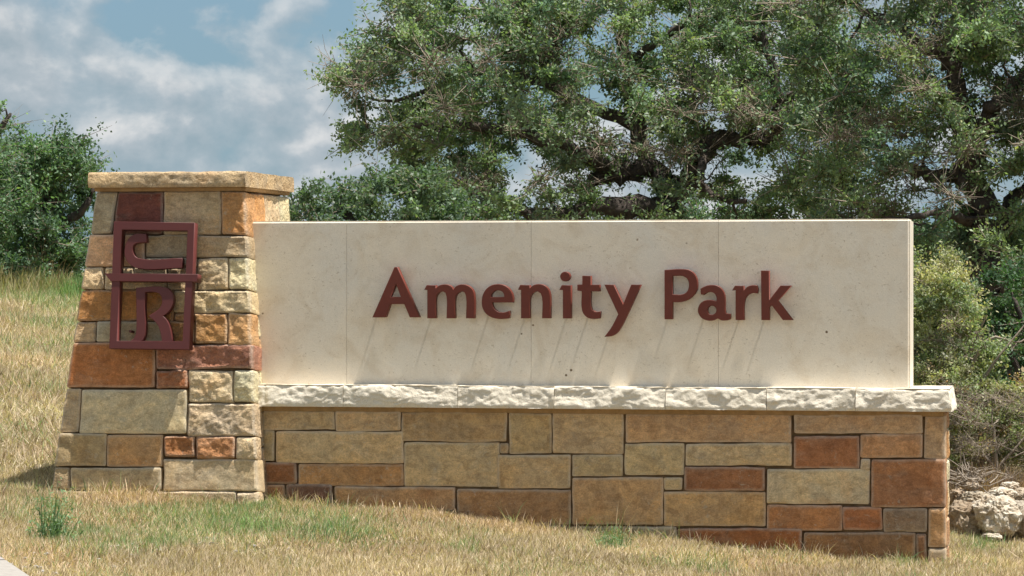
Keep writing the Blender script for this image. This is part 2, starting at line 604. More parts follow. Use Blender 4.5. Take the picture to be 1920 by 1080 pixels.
def stone_mesh(quad, origin, A, B, N, depth, rough=0.0, proud=0.0, rnd=0.012, seed=0.0, cell=0.03,
               rag=0.004, chunky=0.0, tilt=0.0):
    """a stone whose front is the quad [(a,b)*4: bl, br, tr, tl] in the plane (origin, A, B); N faces out"""
    (bl, br, tr, tl) = [Vector((q[0], q[1])) for q in quad]
    wdt = max((br - bl).length, (tr - tl).length)
    hgt = max((tl - bl).length, (tr - br).length)
    nx = max(4, min(56, int(wdt / cell) + 2))
    ny = max(4, min(30, int(hgt / cell) + 2))
    so = Vector((seed * 13.7, seed * 7.1, seed * 3.3))

    def param(i, n):
        # tighter spacing at the rim
        t = i / n
        e = min(0.012 / max(wdt if n == nx else hgt, 0.05), 0.2)
        if i == 0: return 0.0
        if i == n: return 1.0
        if i == 1: return e
        if i == n - 1: return 1 - e
        return e + (1 - 2 * e) * (i - 1) / (n - 2)
    vs, fs, rimv = [], [], []
    us = [param(i, nx) for i in range(nx + 1)]
    ws = [param(j, ny) for j in range(ny + 1)]
    tl_ = (random.uniform(-1, 1) * tilt, random.uniform(-1, 1) * tilt)
    corner_r = 0.010

    def base_ab(u, w):
        q = (bl * (1 - u) + br * u) * (1 - w) + (tl * (1 - u) + tr * u) * w
        return q
    ctr = base_ab(0.5, 0.5)

    def pt(u, w, ring=None):
        q = base_ab(u, w)
        p3 = Vector((q.x * 1.0, q.y * 1.0, 0)) + so
        # ragged outline and rounded corners
        ex = min(u, 1 - u) * wdt
        ey = min(w, 1 - w) * hgt
        j = mnoise.noise_vector(p3 * 9.0) * rag + mnoise.noise_vector(p3 * 3.1 + Vector((5, 5, 5))) * rag * 1.2
        q = q + Vector((j.x, j.y))
        if ex < corner_r and ey < corner_r:
            pull = (1 - ex / corner_r) * (1 - ey / corner_r) * 0.32 * corner_r
            d = (ctr - q)
            q = q + Vector((math.copysign(pull, d.x), math.copysign(pull, d.y)))
        e = min(ex, ey)
        h = proud
        if e < rnd:
            t = 1 - e / rnd
            h -= rnd * 0.75 * (1 - math.sqrt(max(0.0, 1 - t * t))) + (0.003 if e == 0 else 0)
        if rough > 0:
            f = fbm(p3 * 11.0) * 0.5 + fbm(p3 * 27.0 + Vector((3, 1, 9))) * 0.34
            s_ = mnoise.noise(p3 * 7.0 + Vector((1, 8, 2))) * 3.2
            s_ = math.floor(s_) + min(1.0, max(0.0, (s_ - math.floor(s_) - 0.3) / 0.18))
            f += 0.27 * s_
            big = mnoise.noise(p3 * 4.0) * 0.8
            k = min(1.0, e / 0.035) * 0.8 + 0.2
            h += rough * (f + big) * k
        else:
            h += 0.004 * fbm(p3 * 5.0)
            # shallow spalls: flakes lost from the sawn face, mostly at the rim
            fl = mnoise.noise(p3 * 4.2 + Vector((9, 2, 4))) + 0.45 * mnoise.noise(p3 * 13.0) + 0.18 * max(0.0, 1 - e / 0.05)
            h -= 0.0065 * min(1.0, max(0.0, (fl - 0.42) / 0.06))
        if chunky > 0:
            c = mnoise.voronoi(p3 * Vector((1.0, 1.0, 1.0)) * 8.5)[0]
            k = min(1.0, e / 0.02)
            h += chunky * (0.5 - (c[1] - c[0]) * 1.1) * k + chunky * 0.9 * fbm(p3 * 7) * k
        h += (u - 0.5) * tl_[0] + (w - 0.5) * tl_[1]
        return q, h
    idx = {}
    for j, w in enumerate(ws):
        for i, u in enumerate(us):
            q, h = pt(u, w)
            idx[(i, j)] = len(vs)
            vs.append(origin + A * q.x + B * q.y + N * h)
            rimv.append(1.0 if (i in (0, nx) or j in (0, ny)) else (0.55 if (i in (1, nx - 1) or j in (1, ny - 1)) else 0.0))
    for j in range(ny):
        for i in range(nx):
            fs.append((idx[(i, j)], idx[(i + 1, j)], idx[(i + 1, j + 1)], idx[(i, j + 1)]))
    # rim going back
    rim = [(i, 0) for i in range(nx)] + [(nx, j) for j in range(ny)] + [(i, ny) for i in range(nx, 0, -1)] + [(0, j) for j in range(ny, 0, -1)]
    prev = [idx[r] for r in rim]
    steps = 4 if rough > 0 or depth > 0.15 else 2
    front = list(prev)
    for s in range(1, steps + 1):
        cur = []
        for r, fi in zip(rim, front):
            p = vs[fi] - N * (depth * s / steps)
            if s < steps:
                q3 = p * 6.0
                d = mnoise.noise_vector(q3 + so) * (0.010 if rough > 0 else 0.004)
                u_ = us[r[0]]
                w_ = ws[r[1]]
                out = (A * (1 if r[0] == nx else (-1 if r[0] == 0 else 0)) + B * (1 if r[1] == ny else (-1 if r[1] == 0 else 0)))
                p = p + out * (abs(d.x) * 0.7 + (0.004 if s == 1 else 0.004))
            cur.append(len(vs))
            vs.append(p)
        m = len(rim)
        for a in range(m):
            fs.append((prev[a], cur[a], cur[(a + 1) % m], prev[(a + 1) % m]))
        prev = cur
    fs.append(tuple(prev))
    c = sum(vs, Vector()) / len(vs)
    me = bpy.data.meshes.new('stone')
    me.from_pydata([v - c for v in vs], [], fs)
    me.update()
    ra = me.attributes.new('rim', 'FLOAT', 'POINT')
    ra.data.foreach_set('value', rimv + [0.35] * (len(vs) - len(rimv)))
    for p in me.polygons:
        p.use_smooth = True
    return me, c


def sharpen(me, ang=40):
    me.set_sharp_from_angle(angle=R(ang))


def add_stone(parent, name, quad, origin, A, B, N, depth, color, rough=0.0, mat=None, **kw):
    kw.setdefault('seed', random.uniform(0, 50))
    me, c = stone_mesh(quad, origin, A, B, N, depth, rough=rough, **kw)
    sharpen(me, 45 if rough == 0 else 33)
    if mat is None:
        mat = M_ROUGH if rough > 0.004 else M_SMOOTH
    return link(name, me, mat, parent, c, color)


def box_mesh(name, pts8, bevel=0.0, segs=2):
    """pts8: bottom ring 4 then top ring 4"""
    c = sum(pts8, Vector()) / 8
    bm = bmesh.new()
    v = [bm.verts.new(p - c) for p in pts8]
    for f in ((0, 1, 2, 3), (4, 5, 6, 7), (0, 1, 5, 4), (1, 2, 6, 5), (2, 3, 7, 6), (3, 0, 4, 7)):
        bm.faces.new([v[i] for i in f])
    bmesh.ops.recalc_face_normals(bm, faces=bm.faces)
    if bevel:
        bmesh.ops.bevel(bm, geom=list(bm.edges), offset=bevel, segments=segs, affect='EDGES')
    me = bpy.data.meshes.new(name)
    bm.to_mesh(me)
    bm.free()
    return me, c


def wbox(name, u0, u1, v0, v1, z0, z1, mat, parent, bevel=0.0, color=None, segs=2):
    pts = [W(u0, v0, z0), W(u1, v0, z0), W(u1, v1, z0), W(u0, v1, z0),
           W(u0, v0, z1), W(u1, v0, z1), W(u1, v1, z1), W(u0, v1, z1)]
    me, c = box_mesh(name, pts, bevel, segs)
    return link(name, me, mat, parent, c, color)


# ------------------------------------------------------------------ palette of the stones (as albedo)
KS = 2.10
SAT = 0.68
def pal(r, g, b, k=1.0):
    st = (max(r, g, b) - min(r, g, b)) / max(r, g, b)
    w = min(1.0, max(0.0, (st - 0.48) / 0.14))
    c = lin((r, g, b), KS * k * (1 - 0.26 * w))
    c = (min(0.85, c[0] * 1.12), c[1] * 1.07, c[2] * 0.93)
    l = 0.3 * c[0] + 0.55 * c[1] + 0.15 * c[2]
    return tuple(l + (v - l) * (SAT + 0.15 * w) for v in c)

TAN = (140, 118, 82); GREY = (138, 126, 98); OLIVE = (128, 108, 66); ORANGE = (152, 90, 44); RUST = (128, 76, 44)
GOLD = (164, 120, 66); MAROON = (98, 54, 46); SAND = (164, 142, 106); PALE = (172, 156, 124); BROWN = (116, 80, 50)
PURPLE = (88, 62, 50); RED = (132, 84, 64)

# ------------------------------------------------------------------ PILLAR
BAT = 0.095
z415 = uz(470, 415, -0.18)[1]


def pil_v(z):
    return -0.18 - BAT * (z415 - z)


PN = (-VX + ZX * BAT).normalized()            # outward normal of the battered face
PB = (VX * BAT + ZX).normalized()             # up the face
PO = W(0, -0.18, z415)


def pil_ab(px, py, off=0.0):
    p = hit(px, py, PO + PN * off, PN)
    d = p - PO
    return d.dot(UX), d.dot(PB)


def xl(y): return 181 - (y - 358) * 0.152
def xr(y): return 458 + (y - 358) * 0.042


foot = W(pil_ab(285, 915)[0], 0.4, 0)
foot.z = float(gz(foot.x, foot.y))
pillar = empty('stone_pillar', foot, 'tapered pillar of mixed tan, orange and maroon stone blocks under a flat sandstone cap at the left end of the sign', 'pillar')

# x0, x1 at top; x0, x1 at bottom ('L'/'R' = the pillar's own edges); y0, y1; colour; roughness
PS = [
    ('L', 220, 'L', 209, 359, 438, GREY, 0.004), (222, 304, 211, 303, 360, 438, MAROON, 0.006),
    (306, 412, 305, 413, 359, 439, (150, 130, 92), 0.005), (414, 'R', 415, 'R', 359, 440, GOLD, 0.012),
    ('L', 270, 'L', 270, 440, 499, (158, 122, 84), 0.0), (273, 'R', 273, 'R', 441, 482, (140, 122, 90), 0.006),
    ('L', 193, 'L', 192, 501, 542, SAND, 0.014), (195, 250, 195, 250, 501, 542, SAND, 0.012),
    (272, 368, 272, 368, 484, 499, GREY, 0.01), (252, 312, 252, 312, 501, 542, SAND, 0.012), (314, 368, 314, 368, 501, 542, TAN, 0.008),
    (370, 427, 370, 428, 484, 542, (150, 134, 100), 0.014), (429, 'R', 430, 'R', 484, 543, PALE, 0.014),
    ('L', 324, 'L', 324, 544, 601, (166, 118, 60), 0.007), (326, 'R', 326, 'R', 544, 585, (172, 144, 104), 0.014),
    ('L', 180, 'L', 179, 603, 641, (146, 122, 88), 0.008), (182, 311, 181, 311, 603, 641, (128, 118, 92), 0.0),
    (326, 362, 326, 362, 587, 601, GOLD, 0.012), (313, 362, 313, 362, 603, 643, GOLD, 0.014), (364, 426, 364, 426, 587, 643, (156, 116, 64), 0.013),
    (428, 'R', 428, 'R', 587, 648, (160, 122, 72), 0.014),
    ('L', 290, 'L', 289, 643, 726, (146, 96, 52), 0.0), (292, 'R', 292, 'R', 646, 692, RED, 0.014),
    (291, 350, 291, 350, 694, 728, (150, 92, 52), 0.012), (352, 436, 353, 436, 694, 754, (168, 144, 108), 0.016),
    (438, 'R', 438, 'R', 694, 754, PALE, 0.018),
    ('L', 151, 'L', 146, 728, 810, (138, 118, 84), 0.0), (153, 350, 148, 350, 730, 813, (146, 134, 102), 0.0),
    (352, 'R', 351, 'R', 756, 817, (150, 132, 106), 0.013),
    ('L', 199, 'L', 197, 813, 874, OLIVE, 0.0), (201, 304, 199, 303, 815, 875, (146, 112, 66), 0.0),
    (307, 366, 307, 365, 818, 857, (140, 94, 54), 0.012), (368, 441, 368, 440, 819, 859, (150, 104, 64), 0.012),
    (443, 'R', 443, 'R', 820, 860, (158, 138, 106), 0.012),
    ('L', 130, 'L', 130, 877, 918, (132, 114, 82), 0.004), (132, 302, 132, 302, 877, 918, (138, 120, 82), 0.0),
    (305, 'R', 304, 'R', 860, 921, (148, 130, 98), 0.003),
    ('L', 242, 'L', 240, 921, 985, TAN, 0.008), (244, 441, 244, 441, 921, 985, (138, 120, 90), 0.006),
    (443, 'R', 443, 'R', 923, 985, (160, 138, 104), 0.01),
]
for (a0, a1, b0, b1, y0, y1, c, rg) in PS:
    q = []
    edge_l, edge_r = a0 == 'L', a1 == 'R'
    x_tl = xl(y0) if a0 == 'L' else a0
    x_bl = xl(y1) if b0 == 'L' else b0
    x_tr = xr(y0) if a1 == 'R' else a1
    x_br = xr(y1) if b1 == 'R' else b1
    ga = random.uniform(0.0, 0.7)
    quad = [pil_ab(x_bl + (0 if edge_l else ga), y1 - ga), pil_ab(x_br - (0 if edge_r else ga), y1 - ga),
            pil_ab(x_tr - (0 if edge_r else ga), y0 + ga), pil_ab(x_tl + (0 if edge_l else ga), y0 + ga)]
    rough = rg * 1.25
    if edge_r:
        dep = random.choice((0.16, 0.24, 0.30))
    elif edge_l:
        dep = 0.22
    else:
        dep = 0.10
    add_stone(pillar, 'stone', quad, PO, UX, PB, PN, dep, pal(*c), rough=rough, rnd=0.006 if rough == 0 else 0.010,
              proud=random.uniform(-0.004, 0.010), rag=0.004 if rough == 0 else 0.007, cell=0.020 if rough == 0 else 0.0115,
              tilt=0.006)

# geometry of the pillar's body
zb = uz(285, 985, -0.35)[1]
zt = uz(300, 359, -0.158)[1]
def corner_u(side, z):
    # u of the front corners at height z
    y_t, y_b = 359, 905
    fx = xl if side < 0 else xr
    (at_, bt), (ab, bb) = pil_ab(fx(y_t), y_t), pil_ab(fx(y_b), y_b)
    ztp, zbt = (PO + PB * bt).z, (PO + PB * bb).z
    return at_ + (ab - at_) * (z - ztp) / (zbt - ztp)
DTOP = 1.22
def back_v(z):
    return pil_v(zt) + DTOP + BAT * (zt - z)

ins = 0.05
pts = []
for z in (zb - 0.3, zt):
    u0, u1 = corner_u(-1, z) + ins, corner_u(1, z) - ins
    v0, v1 = pil_v(z) + ins, back_v(z) - ins
    pts += [W(u0, v0, z), W(u1, v0, z), W(u1, v1, z), W(u0, v1, z)]
me, c = box_mesh('mortar_core', pts)
link('mortar_core', me, M_MORTAR, pillar, c)

# side and back faces: coursed stones
def face_stones(parent, o, A, B, N, lo, hi, heights, first_dep, lefts, rights, cols, rough_p=0.8, dep=0.10, wmin=0.25, wmax=0.5):
    b = lo
    k = 0
    while b < hi - 0.02:
        h = heights[k % len(heights)] * random.uniform(0.9, 1.1)
        if b + h > hi - 0.07:
            h = hi - b
        x = lefts(b)
        xe = rights(b)
        while x < xe - 0.02:
            w = random.uniform(wmin, wmax)
            if x + w > xe - 0.14:
                w = xe - x
            g = 0.004
            quad = [(x + g, b + g), (x + w - g, b + g), (x + w - g, b + h - g), (x + g, b + h - g)]
            if x <= lefts(b) + 1e-6:
                quad[3] = (lefts(b + h) + g, b + h - g)
            if x + w >= xe - 1e-6:
                quad[2] = (rights(b + h) - g, b + h - g)
            add_stone(parent, 'stone', quad, o, A, B, N, dep, pal(*random.choice(cols)),
                      rough=0.014 if random.random() < rough_p else 0.0, rnd=0.016, cell=0.03, proud=random.uniform(-0.004, 0.008))
            x += w
        b += h
        k += 1


SIDE_COLS = [SAND, PALE, GOLD, TAN, (150, 120, 80)]
# right side: plane through the right edge of the front; coordinates along VX and up
su0, su1 = corner_u(1, zt), corner_u(1, zb)
sl = (su1 - su0) / (zt - zb)
SN = (UX + ZX * sl).normalized()
SB = (ZX - UX * sl).normalized()
SO = W(su0, 0, zt)
fz = lambda b: zt + b * SB.z
face_stones(pillar, SO, VX, SB, SN, (zb - zt) / SB.z, -0.005, [0.18, 0.23, 0.16, 0.26], 0.1,
            lambda b: pil_v(fz(b)) + 0.235, lambda b: back_v(fz(b)) - 0.01, SIDE_COLS)
# left side
lu0, lu1 = corner_u(-1, zt), corner_u(-1, zb)
sl2 = (lu0 - lu1) / (zt - zb)
LN = (-UX + ZX * sl2).normalized()
LB = (ZX + UX * sl2).normalized()
LO = W(lu0, 0, zt)
face_stones(pillar, LO, -VX, LB, LN, (zb - zt) / LB.z, -0.005, [0.20, 0.17, 0.25], 0.1,
            lambda b: -(back_v(fz(b)) - 0.01), lambda b: -(pil_v(fz(b)) + 0.235), SIDE_COLS, wmin=0.35, wmax=0.6)
# back
BN = (VX + ZX * BAT).normalized()
BB = (ZX - VX * BAT).normalized()
BO = W(0, back_v(zt), zt)
face_stones(pillar, BO, -UX, BB, BN, (zb - zt) / BB.z, -0.005, [0.22, 0.3], 0.1,
            lambda b: -corner_u(1, fz(b)) + 0.11, lambda b: -corner_u(-1, fz(b)) - 0.11, SIDE_COLS, wmin=0.4, wmax=0.7)

# cap: one thick slab with a rough hewn face, on a thin mortar bed
cv0 = pil_v(zt) - 0.075
cu0 = uz(165, 330, cv0)[0]
cu1 = uz(460, 330, cv0)[0]
cz0 = uz(310, 351, cv0)[1]
cz1 = uz(310, 322, cv0)[1]
cv1 = back_v(zt) + 0.07
wbox('mortar_bed', corner_u(-1, zt) - 0.012, corner_u(1, zt) + 0.012, pil_v(zt) - 0.015, back_v(zt) + 0.015, zt + 0.001, cz0 + 0.004, M_BED, pillar, 0.006)


def slab_rough(name, u0, u1, v0, v1, z0, z1, mat, parent, color, amp=0.008, chunky=0.0, cell=0.03, seed=1.0, front_only=False, fine=1.0, end_r=False):
    """block with displaced vertical faces; top edge ragged. built from a subdivided box"""
    bm = bmesh.new()
    nu = max(3, int((u1 - u0) / cell))
    nv = max(3, int((v1 - v0) / (cell * 1.5)))
    nz = max(4, int((z1 - z0) / (cell * 0.7)))
    def grid(f, n, m):
        g = [[bm.verts.new(f(i / n, j / m)) for j in range(m + 1)] for i in range(n + 1)]
        for i in range(n):
            for j in range(m):
                bm.faces.new((g[i][j], g[i + 1][j], g[i + 1][j + 1], g[i][j + 1]))
    L = lambda a, b, t: a + (b - a) * t
    grid(lambda s, t: (L(u0, u1, s), v0, L(z0, z1, t)), nu, nz)
    grid(lambda s, t: (L(u0, u1, s), v1, L(z0, z1, t)), nu, nz)
    grid(lambda s, t: (u0, L(v0, v1, s), L(z0, z1, t)), nv, nz)
    grid(lambda s, t: (u1, L(v0, v1, s), L(z0, z1, t)), nv, nz)
    grid(lambda s, t: (L(u0, u1, s), L(v0, v1, t), z0), nu, nv)
    grid(lambda s, t: (L(u0, u1, s), L(v0, v1, t), z1), nu, nv)
    bmesh.ops.remove_doubles(bm, verts=bm.verts, dist=0.0005)
    bmesh.ops.recalc_face_normals(bm, faces=bm.faces)
    so = Vector((seed * 5.3, seed * 9.1, seed))
    for v in bm.verts:
        u, vv, z = v.co
        p = Vector((u, vv, z)) + so
        t = (z - z0) / (z1 - z0)
        d = fbm(p * 9) * amp + fbm(p * 26 * fine) * amp * 0.45
        du = dv = dz = 0.0
        on_side = False
        edge = min(1.0, min(t, 1 - t) * (z1 - z0) / 0.02)
        if chunky:
            c = mnoise.voronoi(Vector((p.x, p.y, p.z * 1.1)) * 7.0)[0]
            c2 = mnoise.voronoi(Vector((p.x, p.y, p.z * 0.8)) * 15.0)[0]
            bite = chunky * (1.2 * (0.32 - min(0.5, c[0])) + 0.5 * (0.3 - min(0.6, c2[0])) + 0.5 * fbm(p * 4))
            lean = chunky * 1.1 * (0.55 - t)       # hewn faces lean back towards the top edge
            st = mnoise.noise(Vector((p.x * 5.0, p.y, p.z * 11.0))) * 2.6 + mnoise.noise(p * 19.0) * 0.5
            st = math.floor(st) + min(1.0, max(0.0, (st - math.floor(st) - 0.35) / 0.14))
            d += bite * 0.6 + lean + chunky * 0.28 * st
        if abs(vv - v0) < 1e-5:
            dv -= d; on_side = True
        if abs(vv - v1) < 1e-5 and not front_only:
            dv += d; on_side = True
        if abs(u - u1) < 1e-5:
            if not chunky or end_r:
                du += d
            on_side = not chunky or end_r or on_side
        if abs(u - u0) < 1e-5:
            if not chunky:
                du -= d
                on_side = True
        # soften edges
        if on_side and edge < 1:
            r = 0.008 * (1 - edge)
            dv += r if abs(vv - v0) < 1e-5 else 0
        if abs(z - z1) < 1e-5:
            dz += 0.004 * fbm(p * 7) - (0.006 if on_side else 0)
            if on_side and chunky and abs(vv - v0) < 1e-5:
                dz -= 0.22 * chunky * max(0.0, mnoise.noise(p * 9.0))
        v.co = (u + du, vv + dv, z + dz)
    me = bpy.data.meshes.new(name)
    bm.to_mesh(me)
    bm.free()
    c = Vector(((u0 + u1) / 2, (v0 + v1) / 2, (z0 + z1) / 2))
    cw = W(*c)
    co = [W(*v.co) - cw for v in me.vertices]
    for v, p in zip(me.vertices, co):
        v.co = p
    for p in me.polygons:
        p.use_smooth = True
    sharpen(me, 38)
    return link(name, me, mat, parent, cw, color)


slab_rough('cap_stone', cu0, cu1, cv0, cv1, cz0, cz1, M_ROUGH, pillar, pal(160, 138, 102, 0.78), amp=0.010, seed=3.0, cell=0.016, chunky=0.006)

# ------------------------------------------------------------------ SIGN WALL
u_end, _ = uz(1706, 560)
wall_base = W(uz(1130, 900)[0], 0.2, 0)
wall_base.z = float(gz(wall_base.x, wall_base.y))
wall = empty('sign_wall', wall_base, 'low sandstone wall carrying a cream limestone panel with raised maroon lettering Amenity Park', 'sign wall')

PD = 0.42            # panel depth
z_top = uz(960, 413)[1]
z_cap1 = uz(1000, 724, -0.10)[1]       # top of the coping at its front edge
z_cap0 = uz(1000, 766.0, -0.16)[1]
joints = [485, 650, 996, 1347, 1706]
ju = [uz(x, 560)[0] for x in joints]
ju[0] -= 0.10     # runs into the pillar
for i in range(4):
    g = 0.0009
    last = i == 3
    u0, u1 = ju[i] + g, ju[i + 1] - (0 if last else g)
    bm = bmesh.new()
    pts = [(u0, 0, z_cap1 - 0.01), (u1, 0, z_cap1 - 0.01), (u1, PD, z_cap1 - 0.01), (u0, PD, z_cap1 - 0.01),
           (u0, 0, z_top), (u1, 0, z_top), (u1, PD, z_top), (u0, PD, z_top)]
    cc = W((u0 + u1) / 2, PD / 2, (z_cap1 + z_top) / 2)
    v = [bm.verts.new(W(*p) - cc) for p in pts]
    for f in ((0, 1, 2, 3), (4, 5, 6, 7), (0, 1, 5, 4), (1, 2, 6, 5), (2, 3, 7, 6), (3, 0, 4, 7)):
        bm.faces.new([v[k] for k in f])
    bmesh.ops.recalc_face_normals(bm, faces=bm.faces)
    bm.edges.ensure_lookup_table()
    big, small = [], []
    for e in bm.edges:
        mid = (e.verts[0].co + e.verts[1].co) / 2 + cc - ORG
        um, vm, zm = mid.dot(UX), mid.dot(VX), mid.z
        if abs(zm - z_top) < 1e-4 and (abs(vm) < 1e-4 or abs(vm - PD) < 1e-4):
            big.append(e)
        elif last and abs(um - u1) < 1e-4:
            big.append(e)
        else:
            small.append(e)
    bmesh.ops.bevel(bm, geom=big, offset=0.014, segments=3, affect='EDGES')
    me = bpy.data.meshes.new('limestone_panel')
    bm.to_mesh(me)
    bm.free()
    o = link('limestone_panel', me, M_PANEL, wall, cc)

# coping stones
cvf = -0.15
cbk = PD + 0.16
cj = [487, 643, 858, 1039, 1248, 1437, 1604, 1782]
cu = [uz(x, 745, cvf)[0] for x in cj]
cu[0] -= 0.02
for i in range(7):
    slab_rough('coping_stone', cu[i] + 0.002, cu[i + 1] - 0.002, cvf + random.uniform(-0.006, 0.006), cbk, z_cap0, z_cap1 + random.uniform(-0.003, 0.003),
               M_COPING, wall, None, amp=0.008, chunky=0.020, cell=0.0115, seed=10.0 + i * 3.7, end_r=(i == 6))

# base wall
BV = -0.085
b_u1 = uz(1772, 860, BV)[0]
b_u0 = uz(492, 860, BV)[0]
b_v1 = PD + 0.09
z_bot = uz(1772, 1075, BV)[1]
wbox('mortar_core', b_u0 - 0.25, b_u1 - 0.045, BV + 0.03, b_v1 - 0.03, z_bot - 0.3, z_cap0 - 0.002, M_MORTAR, wall)
wbox('mortar_bed', b_u0 - 0.02, b_u1 - 0.008, BV - 0.004, BV + 0.06, uz(1000, 775, BV)[1], z_cap0 + 0.012, M_BED, wall, 0.005)


def zof(y): return None


WS = [
    (493, 627, 770, 806, (140, 118, 80)), (629, 751, 771, 808, (142, 116, 76)), (753, 950, 772, 828, (130, 106, 66)),
    (955, 1034, 775, 851, (136, 114, 70)), (1036, 1168, 774, 851, (144, 120, 80)), (1173, 1483, 776, 830, (144, 112, 72)),
    (1489, 1729, 777, 812, (138, 110, 76)), (1733, 1772, 780, 861, (140, 112, 76)),
    (493, 514, 808, 865, (128, 112, 76)), (517, 756, 809, 869, (150, 126, 82)), (758, 935, 830, 912, (142, 122, 82)), (937, 952, 832, 850, (130, 108, 72)),
    (1488, 1611, 819, 879, (134, 88, 54)), (1614, 1729, 815, 858, (148, 108, 68)), (1613, 1631, 860, 881, (142, 124, 94)),
    (1171, 1282, 832, 891, (142, 124, 84)), (1285, 1484, 832, 873, (146, 126, 88)), (934, 1069, 854, 916, (144, 120, 76)),
    (1072, 1167, 853, 893, (138, 118, 76)),
    (497, 555, 867, 907, (112, 74, 46)), (558, 755, 870, 911, (142, 106, 62)), (1244, 1279, 896, 918, (142, 122, 82)),
    (1282, 1433, 876, 920, (126, 84, 52)), (1438, 1630, 880, 945, (150, 134, 100)), (1634, 1772, 862, 951, (136, 92, 56)),
    (497, 533, 909, 985, (124, 88, 54)), (536, 621, 909, 985, (88, 62, 50)), (628, 852, 913, 957, (138, 106, 66)),
    (857, 1069, 918, 984, (124, 94, 58)), (1073, 1242, 896, 984, (146, 114, 70)), (1244, 1435, 922, 987, (146, 116, 70)),
    (1438, 1578, 947, 994, (146, 100, 58)), (1580, 1654, 952, 993, (144, 92, 54)), (1657, 1738, 953, 998, (112, 92, 70)),
    (1741, 1772, 953, 1026, (148, 112, 68)), (628, 852, 959, 1010, (126, 96, 58)), (857, 1064, 986, 1030, (124, 100, 66)),
    (1068, 1267, 988, 1040, (130, 114, 84)), (1270, 1503, 991, 1050, (128, 82, 46)), (1508, 1716, 999, 1060, (118, 86, 52)),
    (1718, 1737, 1001, 1060, (112, 78, 50)), (1741, 1772, 1028, 1070, (142, 122, 92)),
]
WO = W(0, BV, 0)
for (x0, x1, y0, y1, c) in WS:
    end = x1 == 1772
    x1b = x1
    quad = []
    for (x, y) in ((x0, y1), (x1b, y1), (x1b, y0), (x0, y0)):
        y2 = y
        u, z = uz(x + (random.uniform(-0.8, 0.8) if 495 < x < 1765 else 0), y2 + random.uniform(-0.8, 0.7), BV)
        if end and x > 1765:
            u = b_u1
        quad.append((u, z))
    add_stone(wall, 'stone', quad, WO, UX, ZX, -VX, 0.09 if not end else random.choice((0.16, 0.22)), pal(*c), rough=0.0,
              proud=random.uniform(-0.008, 0.010), rnd=0.005, rag=0.0045, cell=0.020, tilt=0.008)
# right end of the base wall and its back
face_stones(wall, W(b_u1, 0, 0), VX, ZX, UX, z_bot, z_cap0 - 0.004, [0.15, 0.2, 0.24], 0.1,
            lambda b: BV + 0.225, lambda b: b_v1, [SAND, PALE, GOLD, (150, 110, 70)], wmin=0.2, wmax=0.45)
face_stones(wall, W(0, b_v1, 0), -UX, ZX, VX, z_bot, z_cap0 - 0.004, [0.22, 0.27, 0.2], 0.1,
            lambda b: -b_u1 + 0.10, lambda b: -b_u0 - 0.02, [TAN, OLIVE, GOLD, GREY, (146, 100, 58)], rough_p=0.1, wmin=0.4, wmax=0.9)


# ------------------------------------------------------------------ letters
def smooth_poly(pts, sub=5, corner=38):
    n = len(pts)
    P = [Vector(p) for p in pts]
    sm = []
    for i in range(n):
        a = P[i] - P[i - 1]
        b = P[(i + 1) % n] - P[i]
        ang = math.degrees(a.angle(b)) if a.length > 0 and b.length > 0 else 0
        sm.append(0.5 < ang < corner)
    out = []
    for i in range(n):
        j = (i + 1) % n
        p0, p1 = P[i], P[j]
        d = (p1 - p0).length
        out.append(p0)
        if not (sm[i] or sm[j]):
            continue
        ch = (p1 - p0).normalized()
        t0 = ((P[i] - P[i - 1]).normalized() + ch).normalized() if sm[i] else ch
        t1 = (ch + (P[(j + 1) % n] - P[j]).normalized()).normalized() if sm[j] else ch
        for k in range(1, sub):
            t = k / sub
            h00 = 2 * t ** 3 - 3 * t ** 2 + 1
            h10 = t ** 3 - 2 * t ** 2 + t
            h01 = -2 * t ** 3 + 3 * t ** 2
            h11 = t ** 3 - t ** 2
            out.append(p0 * h00 + t0 * (h10 * d) + p1 * h01 + t1 * (h11 * d))
    return out


def ell(cx, cy, rx, ry, n=28):
    return [(cx + rx * math.cos(2 * math.pi * i / n), cy + ry * math.sin(2 * math.pi * i / n)) for i in range(n)]


def plate(name, loops, origin, A, B, N, depth, parent, mat, color, bevel=0.003, grow=0.0):
    """loops: lists of (a,b) on the plane (origin, A, B) of the front face; extends back by depth"""
    cu_ = bpy.data.curves.new(name, 'CURVE')
    cu_.dimensions = '2D'
    cu_.fill_mode = 'BOTH'
    cu_.extrude = depth / 2 - bevel
    cu_.bevel_depth = bevel
    cu_.bevel_resolution = 1
    cu_.offset = grow - bevel * 0.4
    xs = [p[0] for l in loops for p in l]
    ys = [p[1] for l in loops for p in l]
    ca, cb = (min(xs) + max(xs)) / 2, (min(ys) + max(ys)) / 2
    for l in loops:
        s = cu_.splines.new('POLY')
        s.points.add(len(l) - 1)
        for p, q in zip(s.points, l):
            p.co = (q[0] - ca, q[1] - cb, 0, 1)
        s.use_cyclic_u = True
    tmp = bpy.data.objects.new('tmp', cu_)
    me = bpy.data.meshes.new_from_object(tmp)
    bpy.data.objects.remove(tmp)
    bpy.data.curves.remove(cu_)
    me.name = name
    for v in me.vertices:
        x, y, z = v.co
        v.co = A * x + B * y + N * z
    c = origin + A * ca + B * cb - N * (depth / 2)
    me.materials.clear()
    return link(name, me, mat, parent, c, color)


LET_OUT = 0.085       # front of the letters in front of the panel
LC = lin((104, 44, 30), 0.95)
LO_ = W(0, -LET_OUT, 0)


def let_loop(ox, oy, pts, sc=7.2, smooth=True):
    P = [(ox + x / sc, oy + y / sc) for x, y in pts]
    if smooth:
        P = smooth_poly(P)
    return [uz(p[0], p[1], -LET_OUT) for p in P]


